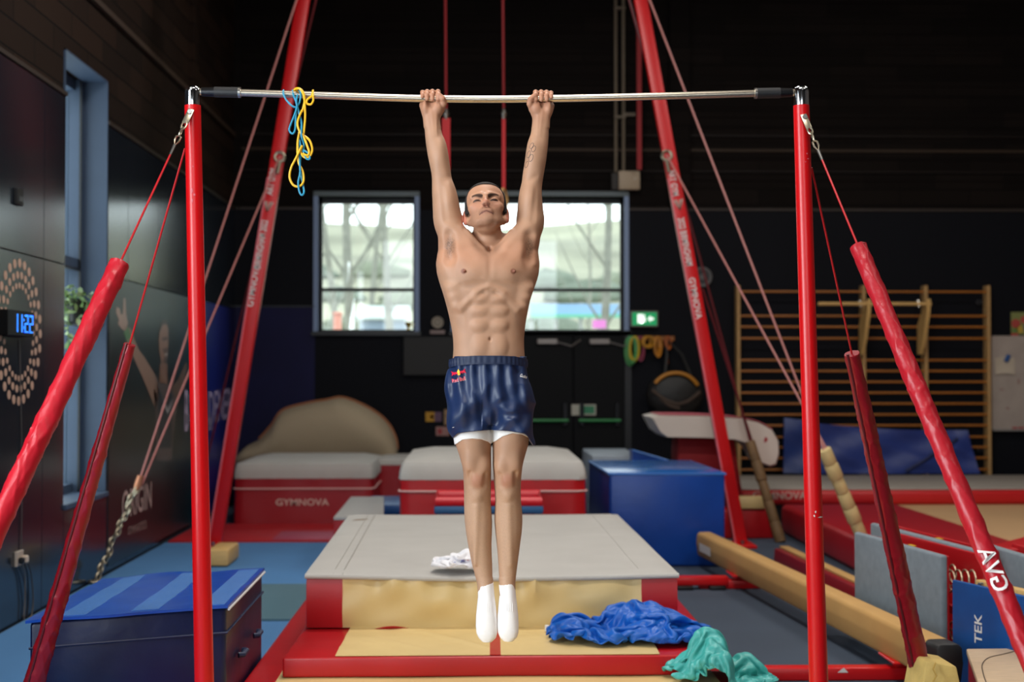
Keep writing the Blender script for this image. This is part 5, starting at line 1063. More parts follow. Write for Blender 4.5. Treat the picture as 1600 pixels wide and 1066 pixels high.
# hanging plant in the window recess
pc = UX(117, 473, XL-.12); pc.y = 11.3; pz = 2.1+.0
sc_ = U(122, 483, 11.35); px_ = sc_.x
pl_ = thing('potted_plant', 'trailing green plant in a black pot on a bracket in the tall window recess', 'plant', (px_, 11.35, sc_.z-.12))
obj('pot', MB().tube([(px_-.02, 11.35, sc_.z-.1), (px_-.02, 11.35, sc_.z+.08)], [.06, .08], 16), mat('black_pot', '121413', .4), pl_)
obj('bracket', MB().rbox(px_-.12, px_+.08, 11.3, 11.81, sc_.z-.125, sc_.z-.1, .004, 1), mat('dark_bracket2', '1e2226', .5), pl_)
LEAF = mat('pale_green_leaf', '9db382', .5, var=.3, vscale=30); LEAF2 = mat('green_leaf', '6f8d52', .5, var=.3, vscale=30)
rnd = random.Random(11)
def leafmesh(n_):
    me = bpy.data.meshes.new('leaf'); s_ = .03
    me.from_pydata([(0, 0, 0), (s_*.5, s_*.5, .006), (s_*.55, s_*1.1, 0), (0, s_*1.8, -.008), (-s_*.55, s_*1.1, 0), (-s_*.5, s_*.5, .006), (0, s_*.9, -.004)], [], [(0, 1, 6), (1, 2, 6), (2, 3, 6), (3, 4, 6), (4, 5, 6), (5, 0, 6)]); me.materials.append(LEAF if n_ else LEAF2); return me
LM = [leafmesh(0), leafmesh(1)]; base_o = Vector((px_, 11.35, sc_.z-.12))
for i in range(150):
    if i < 115:
        a_ = rnd.uniform(0, 6.28); r_ = .17*math.sqrt(rnd.random()); pos = Vector((px_-.01+r_*math.cos(a_), 11.35+r_*math.sin(a_)*.8, sc_.z+.1+.1*rnd.uniform(-1, 1)*(1-r_/.25)-max(0, r_-.09)*rnd.uniform(0, 2.2)))
    else:
        s_ = (i-115)/35; pos = Vector((px_+(-.06 if i % 2 else .09)+.02*math.sin(s_*9), 11.3, sc_.z+.02-s_*(.36 if i % 2 else .18)))
    o = bpy.data.objects.new('leaf', LM[rnd.random() > .45]); COL.objects.link(o); o.parent = pl_; o.location = pos-base_o; o.rotation_euler = (rnd.uniform(-1.2, .6), rnd.uniform(-1, 1), rnd.uniform(0, 6.28)); s2 = rnd.uniform(.8, 1.5); o.scale = (s2, s2, s2)
for sx, dz in ((-.06, .34), (.09, .17)): obj('vine', MB().tube(spline([(px_+sx*.5, 11.33, sc_.z+.09), (px_+sx, 11.3, sc_.z+.02), (px_+sx, 11.3, sc_.z-dz)], 5), .004, 5), LEAF2, pl_)
# ================================================================== the gymnast (one continuous body surface from a distance field)
YP = 5.6
def PX(px, py=560): return U(px, py, YP).x
def PZ(py): return U(765, py, YP).z
class Field:
    def __init__(s, lo, hi, h):
        s.h = h; s.lo = np.array(lo, np.float32); s.n = [int(math.ceil((b-a)/h))+1 for a, b in zip(lo, hi)]
        s.ax = [s.lo[i]+h*np.arange(s.n[i], dtype=np.float32) for i in range(3)]
        s.d = np.full(s.n, 1.0, np.float32)
    def win(s, lo, hi, m):
        r = []
        for i in range(3):
            a = max(0, int((lo[i]-m-s.lo[i])/s.h)); b = min(s.n[i], int((hi[i]+m-s.lo[i])/s.h)+2); r.append(slice(a, max(a, b)))
        g = np.meshgrid(*[s.ax[i][r[i]] for i in range(3)], indexing='ij', sparse=True); return tuple(r), g
    def put(s, fn, lo, hi, k=.01, op='u'):
        r, g = s.win(lo, hi, k+.012)
        if any(q.stop <= q.start for q in r): return
        e = fn(*g).astype(np.float32); a = s.d[r]
        if op == 'u':
            h = np.maximum(k-np.abs(a-e), 0)/k; s.d[r] = np.minimum(a, e)-h*h*k*.25
        else:
            h = np.maximum(k-np.abs(a+e), 0)/k; s.d[r] = np.maximum(a, -e)+h*h*k*.25
    def ell(s, c, r, k=.01, op='u', R=None):
        c = np.array(c, float); r = np.array(r, float); m = max(r)
        def fn(x, y, z):
            p = [x-c[0], y-c[1], z-c[2]]
            if R is not None: p = [R[0][i]*p[0]+R[1][i]*p[1]+R[2][i]*p[2] for i in range(3)]
            k0 = np.sqrt((p[0]/r[0])**2+(p[1]/r[1])**2+(p[2]/r[2])**2); k1 = np.sqrt((p[0]/r[0]**2)**2+(p[1]/r[1]**2)**2+(p[2]/r[2]**2)**2)
            return k0*(k0-1)/np.maximum(k1, 1e-6)
        e = r if R is None else np.array([m, m, m]); s.put(fn, c-e, c+e, k, op)
    def cone(s, a, b, ra, rb, k=.01, op='u', sy=1.):        # tapered capsule, optionally flattened in Y about its own axis
        a = np.array(a, float); b = np.array(b, float); ab = b-a; L2 = float((ab*ab).sum()); m = max(ra, rb)
        def fn(x, y, z):
            t = np.clip(((x-a[0])*ab[0]+(y-a[1])*ab[1]+(z-a[2])*ab[2])/L2, 0, 1)
            return np.sqrt((x-a[0]-t*ab[0])**2+((y-a[1]-t*ab[1])/sy)**2+(z-a[2]-t*ab[2])**2)-(ra+(rb-ra)*t)
        s.put(fn, np.minimum(a, b)-m, np.maximum(a, b)+m, k, op)
    def loft(s, rows, k=.02, n=2.2, cut=None, infl=0., op='u', extra=None, ends=(0, 0)):
        # rows: (py, xl px, xr px, y front, y back) relative to YP
        L = lofttab(rows); zt, zb = L['z'][0], L['z'][-1]
        def fn(x, y, z):
            zz = z.ravel(); q = {kk: np.interp(zz, L['z'][::-1], L[kk][::-1]).reshape(z.shape) for kk in ('cx', 'wx', 'cy', 'wy')}
            wx = q['wx']+infl; wy = q['wy']+infl
            e = ((np.abs(x-q['cx'])/wx)**n+(np.abs(y-q['cy'])/wy)**n)**(1/n)
            d = (e-1)*np.minimum(wx, wy)
            if extra is not None: d = d+extra(x, y, z)
            d = np.maximum(d, np.maximum(z-zt-ends[0], zb-ends[1]-z))
            if cut is not None: d = np.maximum(d, cut(x, y, z))
            return d
        lo = (min(L['cx']-L['wx'])-infl, min(L['cy']-L['wy'])-infl, zb); hi = (max(L['cx']+L['wx'])+infl, max(L['cy']+L['wy'])+infl, zt)
        s.put(fn, lo, hi, k, op)
    def mesh(s, name, m=None):
        V, Q = surfnet(s.d, s.lo, s.h); me = bpy.data.meshes.new(name); me.vertices.add(len(V)); me.vertices.foreach_set('co', V.astype(np.float32).ravel())
        me.loops.add(Q.size); me.loops.foreach_set('vertex_index', Q.astype(np.int32).ravel()); me.polygons.add(len(Q))
        me.polygons.foreach_set('loop_start', np.arange(0, Q.size, 4, dtype=np.int32))
        me.update(calc_edges=True); me.validate(); me.polygons.foreach_set('use_smooth', np.ones(len(me.polygons), bool)); return me, V
    def front(s, x, z):                              # y of the foremost surface at (x, z)
        i = (x-s.lo[0])/s.h; k = (z-s.lo[2])/s.h; i0 = int(np.clip(i, 0, s.n[0]-2)); k0 = int(np.clip(k, 0, s.n[2]-2)); fi = i-i0; fk = k-k0
        c = (s.d[i0, :, k0]*(1-fi)+s.d[i0+1, :, k0]*fi)*(1-fk)+(s.d[i0, :, k0+1]*(1-fi)+s.d[i0+1, :, k0+1]*fi)*fk
        j = np.nonzero(c < 0)[0]
        if not len(j): return None
        j = j[0]; t = c[j-1]/(c[j-1]-c[j]) if j > 0 else 0
        return float(s.ax[1][max(j-1, 0)]+t*s.h)
def lofttab(rows):
    rows = [tuple(r) for r in rows]; z = np.array([PZ(r[0]) for r in rows]); xl = np.array([PX(r[1], r[0]) for r in rows]); xr = np.array([PX(r[2], r[0]) for r in rows])
    yf = np.array([r[3] for r in rows]); yb = np.array([r[4] for r in rows]); zz = np.linspace(z[0], z[-1], 160); o = {'z': zz}
    def ip(v):
        w = np.interp(zz[::-1], z[::-1], v[::-1])[::-1]; kk = np.exp(-np.linspace(-2, 2, 9)**2); kk /= kk.sum()
        p = np.concatenate([2*w[0]-w[4:0:-1], w, 2*w[-1]-w[-2:-6:-1]]); return np.convolve(p, kk, 'valid')
    xl, xr, yf, yb = ip(xl), ip(xr), ip(yf), ip(yb)
    o['cx'] = (xl+xr)/2; o['wx'] = (xr-xl)/2; o['cy'] = YP+(yf+yb)/2; o['wy'] = (yb-yf)/2; return o
def surfnet(d, lo, h):
    ins = d < 0
    c = np.zeros([n-1 for n in d.shape], np.uint8)
    for a in (0, 1):
        for b in (0, 1):
            for e in (0, 1): c += ins[a:d.shape[0]-1+a, b:d.shape[1]-1+b, e:d.shape[2]-1+e]
    act = (c > 0) & (c < 8); I = np.argwhere(act); idx = np.full(act.shape, -1, np.int32); idx[act] = np.arange(len(I), dtype=np.int32)
    P = np.zeros((len(I), 3)); W = np.zeros(len(I)); cor = [(a, b, e) for a in (0, 1) for b in (0, 1) for e in (0, 1)]
    for p in range(8):
        for q in range(p+1, 8):
            A, B = np.array(cor[p]), np.array(cor[q])
            if np.abs(A-B).sum() != 1: continue
            da = d[tuple((I+A).T)].astype(float); db = d[tuple((I+B).T)].astype(float); m = (da < 0) != (db < 0)
            t = np.where(m, da/np.where(m, da-db, 1), 0); P += np.where(m[:, None], A+(B-A)*t[:, None], 0); W += m
    V = (I+P/W[:, None])*h+np.array(lo); Q = []
    for ax in range(3):
        o1, o2 = [(1, 2), (2, 0), (0, 1)][ax]
        s0 = [slice(None)]*3; s1 = [slice(None)]*3; s0[ax] = slice(0, -1); s1[ax] = slice(1, None)
        ch = ins[tuple(s0)] != ins[tuple(s1)]; E = np.argwhere(ch); E = E[(E[:, o1] > 0) & (E[:, o2] > 0) & (E[:, o1] < d.shape[o1]-1) & (E[:, o2] < d.shape[o2]-1)]
        pos = ins[tuple(E.T)]; u = np.zeros(3, int); u[o1] = 1; v = np.zeros(3, int); v[o2] = 1
        q = np.stack([idx[tuple((E-u-v).T)], idx[tuple((E-v).T)], idx[tuple(E.T)], idx[tuple((E-u).T)]], 1)
        q[~pos] = q[~pos][:, ::-1]; Q.append(q)
    return V, np.concatenate(Q)
def P3(px, py, dy): return (PX(px, py), YP+dy, PZ(py))
HB = .003
B = Field((PX(645), YP-.2, PZ(1006)), (PX(882), YP+.17, PZ(130)), HB)
# ---- torso
TORSO = [(364, 730, 800, .0, .08), (374, 718, 811, -.03, .09), (384, 704, 823, -.066, .1), (396, 686.5, 838.5, -.098, .108), (410, 681, 843, -.11, .11), (427, 682.5, 842, -.113, .11), (440, 686, 838.5, -.11, .105),
 (455, 691, 833, -.104, .1), (470, 695.5, 828, -.1, .094), (485, 699.5, 825, -.096, .09), (500, 703, 822, -.093, .085), (515, 706, 820, -.09, .082), (530, 708, 818.6, -.088, .08), (545, 708.5, 819, -.087, .082),
 (560, 707.5, 820, -.088, .088), (575, 706, 822, -.09, .098), (600, 704, 826, -.09, .115), (640, 705, 828, -.085, .118), (662, 709, 826, -.075, .1)]
B.loft(TORSO, .001, 2.35)
# ---- arms
AL = [(163, 660, 692, -.002, .04), (175, 661, 690, -.008, .036), (184, 662.5, 685.5, -.014, .03), (195, 663, 687, -.018, .032), (210, 664, 691, -.026, .036), (225, 665.5, 696, -.034, .04), (244, 668.5, 700.6, -.04, .042),
 (258, 671.5, 703, -.04, .042), (270, 674, 704.5, -.038, .042), (280, 675, 706, -.036, .044), (290, 675, 709, -.038, .048), (300, 675, 712.5, -.042, .05), (310, 675.6, 715.6, -.046, .052), (325, 676, 719, -.05, .056),
 (340, 677, 721.5, -.054, .06), (355, 680.5, 722, -.056, .066), (370, 684.5, 720, -.058, .075), (383, 684.6, 716, -.052, .082), (396, 684.6, 711, -.044, .09), (412, 687, 706, -.03, .09)]
AR = [(163, 830, 862, -.002, .04), (175, 832, 861, -.008, .036), (184, 833.5, 857, -.014, .03), (195, 832, 857.5, -.018, .032), (210, 829, 857.5, -.026, .036), (225, 825, 856.5, -.034, .04), (250, 820.5, 853.5, -.04, .042),
 (270, 817, 850, -.04, .042), (285, 815.4, 847.5, -.037, .043), (292, 813.5, 846.8, -.038, .046), (300, 811.5, 846.5, -.042, .05), (310, 810, 847, -.046, .052), (325, 808.5, 848.5, -.05, .056), (340, 808, 849.6, -.054, .06),
 (355, 808.5, 848, -.056, .066), (370, 810, 844.5, -.058, .075), (383, 813, 842.8, -.052, .082), (396, 818, 840, -.044, .09), (412, 823, 838, -.03, .09)]
B.loft(AL, .018, 2.1); B.loft(AR, .018, 2.1)
# ---- neck
B.loft([(338, 742, 780, -.045, .06), (352, 740, 782, -.05, .062), (366, 739, 784, -.055, .066), (380, 738, 788, -.06, .075), (398, 733, 796, -.065, .085)], .012, 2.0)
for sx, sg in ((1, 1), (-1, -1)):
    m = (lambda px: px) if sx == 1 else (lambda px: 2*764.5-px)
    fa = (lambda px: px) if sx == 1 else (lambda px: 2*760.8-px)      # forearms mirror about the hands' own middle
    # pectoral sheets from the raised arm to the breastbone
    B.cone(P3(m(707), 359, -.02), P3(m(749), 408, -.06), .043, .044, .014, sy=.95)
    B.cone(P3(m(705), 370, -.028), P3(m(744), 425, -.067), .036, .048, .016, sy=.85)
    B.cone(P3(m(717), 396, -.054), P3(m(738), 430, -.07), .04, .046, .018, sy=.85)
    # collar bones
    B.cone(P3(m(759), 396, -.084), P3(m(730), 364, -.05), .006, .008, .014)
    # the hollow of the armpit
    B.cone(P3(m(701), 370, -.07), P3(m(702), 405, -.084), .015, .02, .026, 's'); B.cone(P3(m(700), 405, -.098), P3(m(702), 436, -.108), .014, .006, .026, 's')
    # deltoid, biceps, triceps swellings
    B.ell(P3(m(700), 347, .02), (.044, .054, .05), .03)
    B.ell(P3(m(701), 312, -.018), (.026, .032, .07), .022)
    B.cone(P3(m(690), 297, -.052), P3(m(697), 345, -.064), .003, .004, .018, 's')
    # forearm flexors, elbow crease, wrist tendons
    B.ell(P3(fa(688), 242, -.012), (.020, .029, .06), .024)
    B.cone(P3(fa(684), 277, -.046), P3(fa(697), 284, -.048), .003, .003, .018, 's')
    for o in (0, 6): B.cone(P3(fa(675+o), 172, -.0105), P3(fa(679+o*.6), 214, -.0245), .003, .0015, .010)
    # serratus, rib bumps
    for py, px, r in ((452, 707, .012), (466, 711, .012), (480, 715, .011)):
        B.ell(P3(m(px), py, -.061), (r*1.7, .018, r*.9), .03)
    # rib arch
    B.cone(P3(m(761), 449, -.0975), P3(m(744), 461, -.0915), .007, .008, .016); B.cone(P3(m(744), 461, -.0905), P3(m(722), 483, -.074), .008, .009, .018)
    B.cone(P3(m(756), 459, -.108), P3(m(726), 488, -.098), .003, .004, .018, 's')
    # rectus blocks
    for py, w, hh, dy in ((469, .027, .018, -.0845), (487, .029, .02, -.0815), (509, .03, .024, -.079), (541, .028, .045, -.0745)):
        B.ell(P3(m(749.5), py, dy), (w, .018, hh), .016)
    for py in (478, 498, 522): B.cone(P3(m(737), py-1, -.107), P3(m(758), py, -.111), .0035, .0035, .016, 's')
    # oblique groove beside the rectus, groin line
    B.cone(P3(m(729), 490, -.1), P3(m(730), 548, -.099), .004, .005, .02, 's')
    B.cone(P3(m(719), 548, -.088), P3(m(738), 574, -.1), .003, .003, .016, 's')
    # under-pectoral edge and nipple
    B.cone(P3(m(757), 446, -.118), P3(m(720), 450, -.106), .005, .005, .02, 's')
    B.ell(P3(m(726), 427, -.1125), (.005, .005, .005), .006)
# breastbone groove, linea alba, navel, pit of the neck
B.cone(P3(765, 400, -.116), P3(765, 446, -.126), .005, .006, .018, 's')
B.cone(P3(765, 456, -.113), P3(765, 524, -.108), .003, .003, .014, 's')
B.ell(P3(765.5, 531, -.097), (.0058, .018, .009), .006, 's'); B.cone(P3(765.3, 512, -.108), P3(765.5, 526, -.105), .003, .004, .014, 's')
B.ell(P3(765, 391, -.085), (.009, .018, .012), .014, 's')
# ---- legs
LL = [(640, 704, 766, -.08, .11), (660, 706, 766.5, -.082, .1), (680, 709.5, 767, -.08, .09), (695, 712, 767, -.078, .085), (710, 717, 767.2, -.074, .078), (727, 722, 767.4, -.07, .07), (740, 724, 767.4, -.066, .064), (752, 724.4, 767.2, -.063, .06),
 (765, 725, 767, -.06, .06), (783, 725, 766.8, -.052, .068), (800, 725.3, 768, -.048, .076), (815, 726, 769, -.046, .078), (832, 728, 768.8, -.044, .074), (850, 731, 768, -.041, .066), (865, 734, 768.3, -.038, .056), (880, 737, 769, -.036, .048),
 (895, 741, 769.3, -.036, .042), (912, 745.5, 770, -.038, .04), (930, 747.5, 771.5, -.05, .04)]
LR = [(640, 768, 828, -.08, .11), (660, 769, 828, -.082, .1), (680, 770, 827, -.08, .09), (695, 770, 825.7, -.078, .085), (710, 770, 821, -.074, .078), (727, 770, 816.6, -.07, .07), (740, 771, 815, -.066, .064), (752, 771.7, 814, -.063, .06),
 (765, 773, 813.5, -.06, .06), (783, 774, 814, -.052, .068), (800, 773, 816, -.048, .076), (815, 772.5, 816.6, -.046, .078), (832, 774, 815.5, -.044, .074), (850, 776, 813, -.041, .066), (865, 777.5, 811, -.038, .056), (880, 778.6, 809, -.036, .048),
 (895, 779.5, 807, -.036, .042), (912, 780.5, 805, -.038, .04), (930, 780, 805, -.05, .04)]
B.loft(LL, .006, 2.1); B.loft(LR, .006, 2.1)
for c, o in ((746, -1), (793, 1)):
    B.ell(P3(c, 747, -.046), (.024, .022, .027), .022); B.ell(P3(c, 773, -.043), (.013, .014, .02), .018)
    B.ell(P3(c+o*12, 722, -.047), (.022, .024, .045), .026); B.ell(P3(c-o*10, 728, -.043), (.02, .024, .034), .024)
    B.cone(P3(c-o*13, 741, -.064), P3(c-o*12, 757, -.062), .003, .003, .018, 's'); B.cone(P3(c+o*12, 738, -.066), P3(c+o*14, 757, -.06), .003, .003, .018, 's')
    B.cone(P3(c+o*1, 790, -.043), P3(c+o*4, 880, -.031), .006, .004, .018)
# ---- feet (inside the socks)
def footrows(s):
    b = [(905, 745.5, 770.5, -.036, .04), (920, 746.5, 771.5, -.046, .044), (932, 747, 772.6, -.058, .048), (945, 745.6, 774.4, -.07, .036), (960, 744, 776, -.082, .012), (975, 743.6, 776.8, -.09, -.012), (985, 744.6, 776.4, -.092, -.03), (992, 748, 774.5, -.09, -.042), (998, 754, 768, -.085, -.055)]
    if s > 0: b = [(r[0]-1, r[1]+33.6-(r[0]-905)*.008, r[2]+33.6-(r[0]-905)*.01, r[3], r[4]) for r in b]
    return b
B.loft(footrows(-1), .01, 2.2, infl=-.004); B.loft(footrows(1), .01, 2.2, infl=-.004)
# ---- hands closed round the bar: fingers come over the top towards the camera, thumb closes underneath
BARZ = lambda px: PZ(154.6)
def hand(s):
    m = (lambda px: px) if s < 0 else (lambda px: 2*760.6-px)
    zb = PZ(154.6); h = s
    # palm and heel of the hand behind and under the bar
    B.loft([(150, *sorted((m(660), m(688))), .014, .042), (158, *sorted((m(658.5), m(691))), .006, .044), (165, *sorted((m(657.5), m(693))), -.004, .042), (173, *sorted((m(660), m(691))), -.014, .038), (184, *sorted((m(664), m(685))), -.012, .028), (196, *sorted((m(666), m(684))), -.008, .024)], .02, 2.4)
    B.ell((PX(m(684)), YP-.008, PZ(168)), (.02, .018, .026), .012); B.ell((PX(m(664)), YP-.006, PZ(168)), (.013, .016, .026), .012)
    for px, r, L in ((684.3, .0095, 1.), (675.6, .0097, 1.05), (667.4, .0093, 1.), (660.2, .008, .82)):
        x = PX(m(px), 150); R = .0145+r
        a = [math.radians(q) for q in (-20, 40, 95, 150, 196*1.0 if L > .9 else 172)]
        pts = [(x+(.0 if i < 3 else 0), YP+R*math.cos(t), zb+R*math.sin(t)+(.003*L if i == 2 else 0)) for i, t in enumerate(a)]
        for i in range(len(pts)-1): B.cone(pts[i], pts[i+1], r*(1.04 if i < 2 else .98), r*(1.0 if i < 2 else .9), .004)
        B.ell(pts[2], (r*1.05, r*1.1, r*1.0), .003)
    # thumb
    tp = [(PX(m(690), 170), YP+.004, PZ(170)), (PX(m(693.5), 163), YP-.014, PZ(163)), (PX(m(692), 155), YP-.0245, PZ(156)), (PX(m(686.5), 150), YP-.0255, PZ(150.5))]
    for (p, q), (r0, r1) in zip(zip(tp, tp[1:]), ((.0125, .0115), (.0115, .0105), (.0105, .009))): B.cone(p, q, r0, r1, .006)
    return [(PX(m(px), 150), r) for px, r in ((684.3, .0095), (675.6, .0097), (667.4, .0093), (660.2, .008))]
fl = hand(-1); fr = hand(1)
# ---- head, built upright then tipped back
HS, TILT = 1.05, math.radians(28)
HO = np.array((PX(759.5, 338), YP-.022, PZ(338)))          # midpoint between the ears
ct, st = math.cos(TILT), math.sin(TILT)
RH = [[1, 0, 0], [0, ct, -st], [0, st, ct]]                 # local -> world: front (-y) swings up
RH = [[1, 0, 0], [0, ct, st], [0, -st, ct]]
RHn = np.array(RH); ROLL = math.radians(-3.0)
RR = np.array([[math.cos(ROLL), 0, math.sin(ROLL)], [0, 1, 0], [-math.sin(ROLL), 0, math.cos(ROLL)]]); RHn = RR@RHn
def H(x, y, z): return tuple(HO+RHn@(np.array((x, y, z))*HS))
def HL(w): return (RHn.T@(np.array(w)-HO))/HS
def hell(c, r, k=.008, op='u', rx=0.):
    A = RHn
    if rx: A = RHn@np.array([[1, 0, 0], [0, math.cos(rx), -math.sin(rx)], [0, math.sin(rx), math.cos(rx)]])
    B.ell(H(*c), np.array(r)*HS, k*HS, op, R=[list(q) for q in A])
def hcone(a, b, ra, rb, k=.008, op='u'): B.cone(H(*a), H(*b), ra*HS, rb*HS, k*HS, op)
hell((0, .008, .045), (.0755, .094, .083), .01)            # cranium
hell((0, -.03, .055), (.063, .052, .055), .02)             # forehead
hell((0, -.045, -.02), (.056, .046, .066), .02)            # mid face
hell((0, -.03, -.05), (.048, .052, .04), .02)              # jaw mass
for s in (-1, 1):
    hcone((s*.054, -.004, -.032), (s*.03, -.066, -.071), .0145, .016, .014)   # jaw line
    hell((s*.047, -.058, -.004), (.02, .022, .016), .016)    # cheek bone
    hcone((s*.014, -.087, .036), (s*.05, -.068, .036), .0095, .009, .012)    # brow ridge
    hell((s*.0315, -.0875, .0175), (.0165, .012, .0105), .012, 's')          # eye socket
    hell((s*.0315, -.0695, .0165), (.0155, .0155, .0115), .005)             # lidded eyeball
    hcone((s*.018, -.0835, .0105), (s*.044, -.0775, .011), .0012, .0012, .004, 's')
    hell((s*.0098, -.1, -.0165), (.0074, .009, .0068), .006)              # nostril wing
    hell((s*.0068, -.1085, -.0225), (.0036, .006, .003), .003, 's')
    hcone((s*.019, -.0935, -.02), (s*.03, -.082, -.04), .0015, .001, .014, 's')   # smile fold
    # ear
    hell((s*.064, .012, -.016), (.011, .018, .018), .008)
    hell((s*.078, .012, .004), (.0095, .019, .029), .008); hell((s*.088, .004, .004), (.006, .008, .014), .005, 's'); hell((s*.077, .006, -.022), (.0075, .009, .011), .006)
hcone((0, -.09, .026), (0, -.105, -.008), .0068, .0078, .013)              # nose bridge
hell((0, -.1065, -.0115), (.0092, .0105, .0085), .008)                  # nose tip
hell((0, -.088, -.044), (.024, .012, .015), .014)                       # muzzle
hell((0, -.0955, -.0405), (.018, .0055, .0032), .007); hell((0, -.0925, -.0515), (.016, .006, .0036), .008)
hcone((-.0265, -.0885, -.0535), (-.004, -.1025, -.0455), .0016, .0014, .006, 's'); hcone((.0265, -.0885, -.0535), (.004, -.1025, -.0455), .0016, .0014, .006, 's'); hcone((-.004, -.1025, -.0455), (.004, -.1025, -.0455), .0014, .0014, .005, 's')
hell((0, -.08, -.074), (.025, .019, .018), .016)                       # chin
hcone((-.014, -.101, -.0575), (.014, -.101, -.0575), .003, .003, .011, 's')
me, V = B.mesh('gymnast')
print('body verts', len(V))
# ---- pigment, plus shade painted into mouth and nostrils
def sm(a, b, x): t = np.clip((x-a)/(b-a), 0, 1); return t*t*(3-2*t)
skin = np.array(lin('ae8468')); C = np.tile(skin, (len(V), 1))
def mix(col, wgt):
    global C
    C = C*(1-wgt[:, None])+np.array(lin(col))[None]*wgt[:, None]
nz = np.sin(V[:, 0]*61+np.sin(V[:, 2]*47))*np.sin(V[:, 2]*53+np.sin(V[:, 1]*71)); C *= (1+.05*nz)[:, None]
mix('b9785c', .5*sm(PZ(215), PZ(150), V[:, 2])); mix('c4805f', .35*sm(PZ(440), PZ(400), V[:, 2])*(1-sm(PZ(400), PZ(345), V[:, 2])))
def ball(c, r0, r1): return 1-sm(r0, r1, np.linalg.norm((V-np.array(c))*np.array((1, .5, 1)), axis=1))
for px in (724.5, 801): mix('7d4a38', .9*ball((PX(px), YP-.115, PZ(427)), .009, .0135))
hair = np.random.default_rng(5).random(len(V))
for px in (703, 826.5):
    d = np.sqrt(((V[:, 0]-PX(px))/.028)**2+((V[:, 2]-PZ(387))/.055)**2); mix('3a2a1e', (1-sm(.25, 1.0+.25*nz, d))*(V[:, 1] < YP+.02)*(.2+.65*hair))
leg = sm(PZ(730), PZ(800), V[:, 2]); mix('6a4a36', leg*.30*(hair > .7)); mix('bb987c', leg*.65)
for px in (747, 793): mix('a8654f', .45*ball((PX(px), YP-.07, PZ(750)), .015, .04))
L = (V-HO)@RHn/HS; headm = (V[:, 2] > PZ(372)) & (np.abs(L[:, 0]) < .1) & (L[:, 1] > -.13) & (L[:, 1] < .12) & (L[:, 2] > -.125)
headm = headm & (V[:, 0] > PX(721)) & (V[:, 0] < PX(799)); hm = headm*(1-sm(PZ(356), PZ(366), V[:, 2]))
mix('b4795c', .35*hm)
stub = hm*(1-sm(-.035, -.015, L[:, 2]))*(L[:, 1] < .01); mix('6f5241', .42*stub*(.7+.3*hair))
lips = hm*np.exp(-((L[:, 2]+.0465+np.abs(L[:, 0])*.28)/.0055)**2)*(1-sm(.02, .027, np.abs(L[:, 0])))*(L[:, 1] < -.08); mix('9a5a4c', .6*lips)
mix('3a1a16', hm*.9*np.exp(-((L[:, 2]+.0458+np.abs(L[:, 0])*.30)/.0024)**2)*(np.abs(L[:, 0]) < .026)*(L[:, 1] < -.08))  # shade between the lips painted as a dark line
for s in (-1, 1): mix('3a1d18', hm*.85*np.exp(-((L[:, 0]-s*.0068)/.0034)**2-((L[:, 2]+.0215)/.003)**2)*(L[:, 1] < -.09))  # shade inside the nostrils painted dark
mix('b5584a', hm*.55*(np.abs(L[:, 0]) > .074)*(L[:, 2] < .036)*(L[:, 2] > -.04))
mix('b3624d', hm*.35*np.exp(-(L[:, 0]/.02)**2-((L[:, 2]+.01)/.02)**2)*(L[:, 1] < -.08)); 
for s in (-1, 1): mix('b5705a', hm*.35*np.exp(-((L[:, 0]-s*.042)/.018)**2-((L[:, 2]+.012)/.018)**2)*(L[:, 1] < -.03))
brow = hm*0
for s in (-1, 1):
    t = (s*L[:, 0]-.009)/.041; cz = .0245+.0105*np.sin(np.clip(t, 0, 1)*2.1); brow += hm*(t > 0)*(t < 1)*np.exp(-((L[:, 2]-cz)/(.0052*(1.15-.5*np.clip(t, 0, 1))))**4)*(L[:, 1] < -.04)
mix('2c1c14', .92*np.clip(brow, 0, 1))
for s in (-1, 1):
    t = (s*L[:, 0]-.0315)/.0145; ez = np.exp(-((L[:, 2]-.0112-.0024*(1-t*t))/.0038)**4)*(np.abs(t) < 1)*(L[:, 1] < -.06); mix('1d1210', hm*.95*ez)
    mix('8a5a48', hm*.4*np.exp(-((L[:, 2]-.006)/.006)**2)*(np.abs(t) < 1.1)*(L[:, 1] < -.05))
hairline = hm*np.clip(sm(.0, .006, L[:, 2]-(.083-.35*np.clip(np.abs(L[:, 0])-.045, 0, 1)*1.0+np.clip(L[:, 1]+.05, -1, .0)*.0))+sm(.0, .008, L[:, 1]-(-.022+.5*np.clip(.02-L[:, 2], 0, 1)*-.0))*(L[:, 2] > -.004)*(np.abs(L[:, 0]) > .05)*(np.abs(L[:, 0]) < .079), 0, 1)
mix('2a1f18', .75*hairline)
RO = np.clip(.52+.35*np.clip(brow, 0, 1)+.3*hairline+.2*stub, 0, .95)
ca = me.color_attributes.new('skin_tone', 'FLOAT_COLOR', 'POINT'); ca.data.foreach_set('color', np.concatenate([np.clip(C, 0, 1), RO[:, None]], 1).astype(np.float32).ravel())
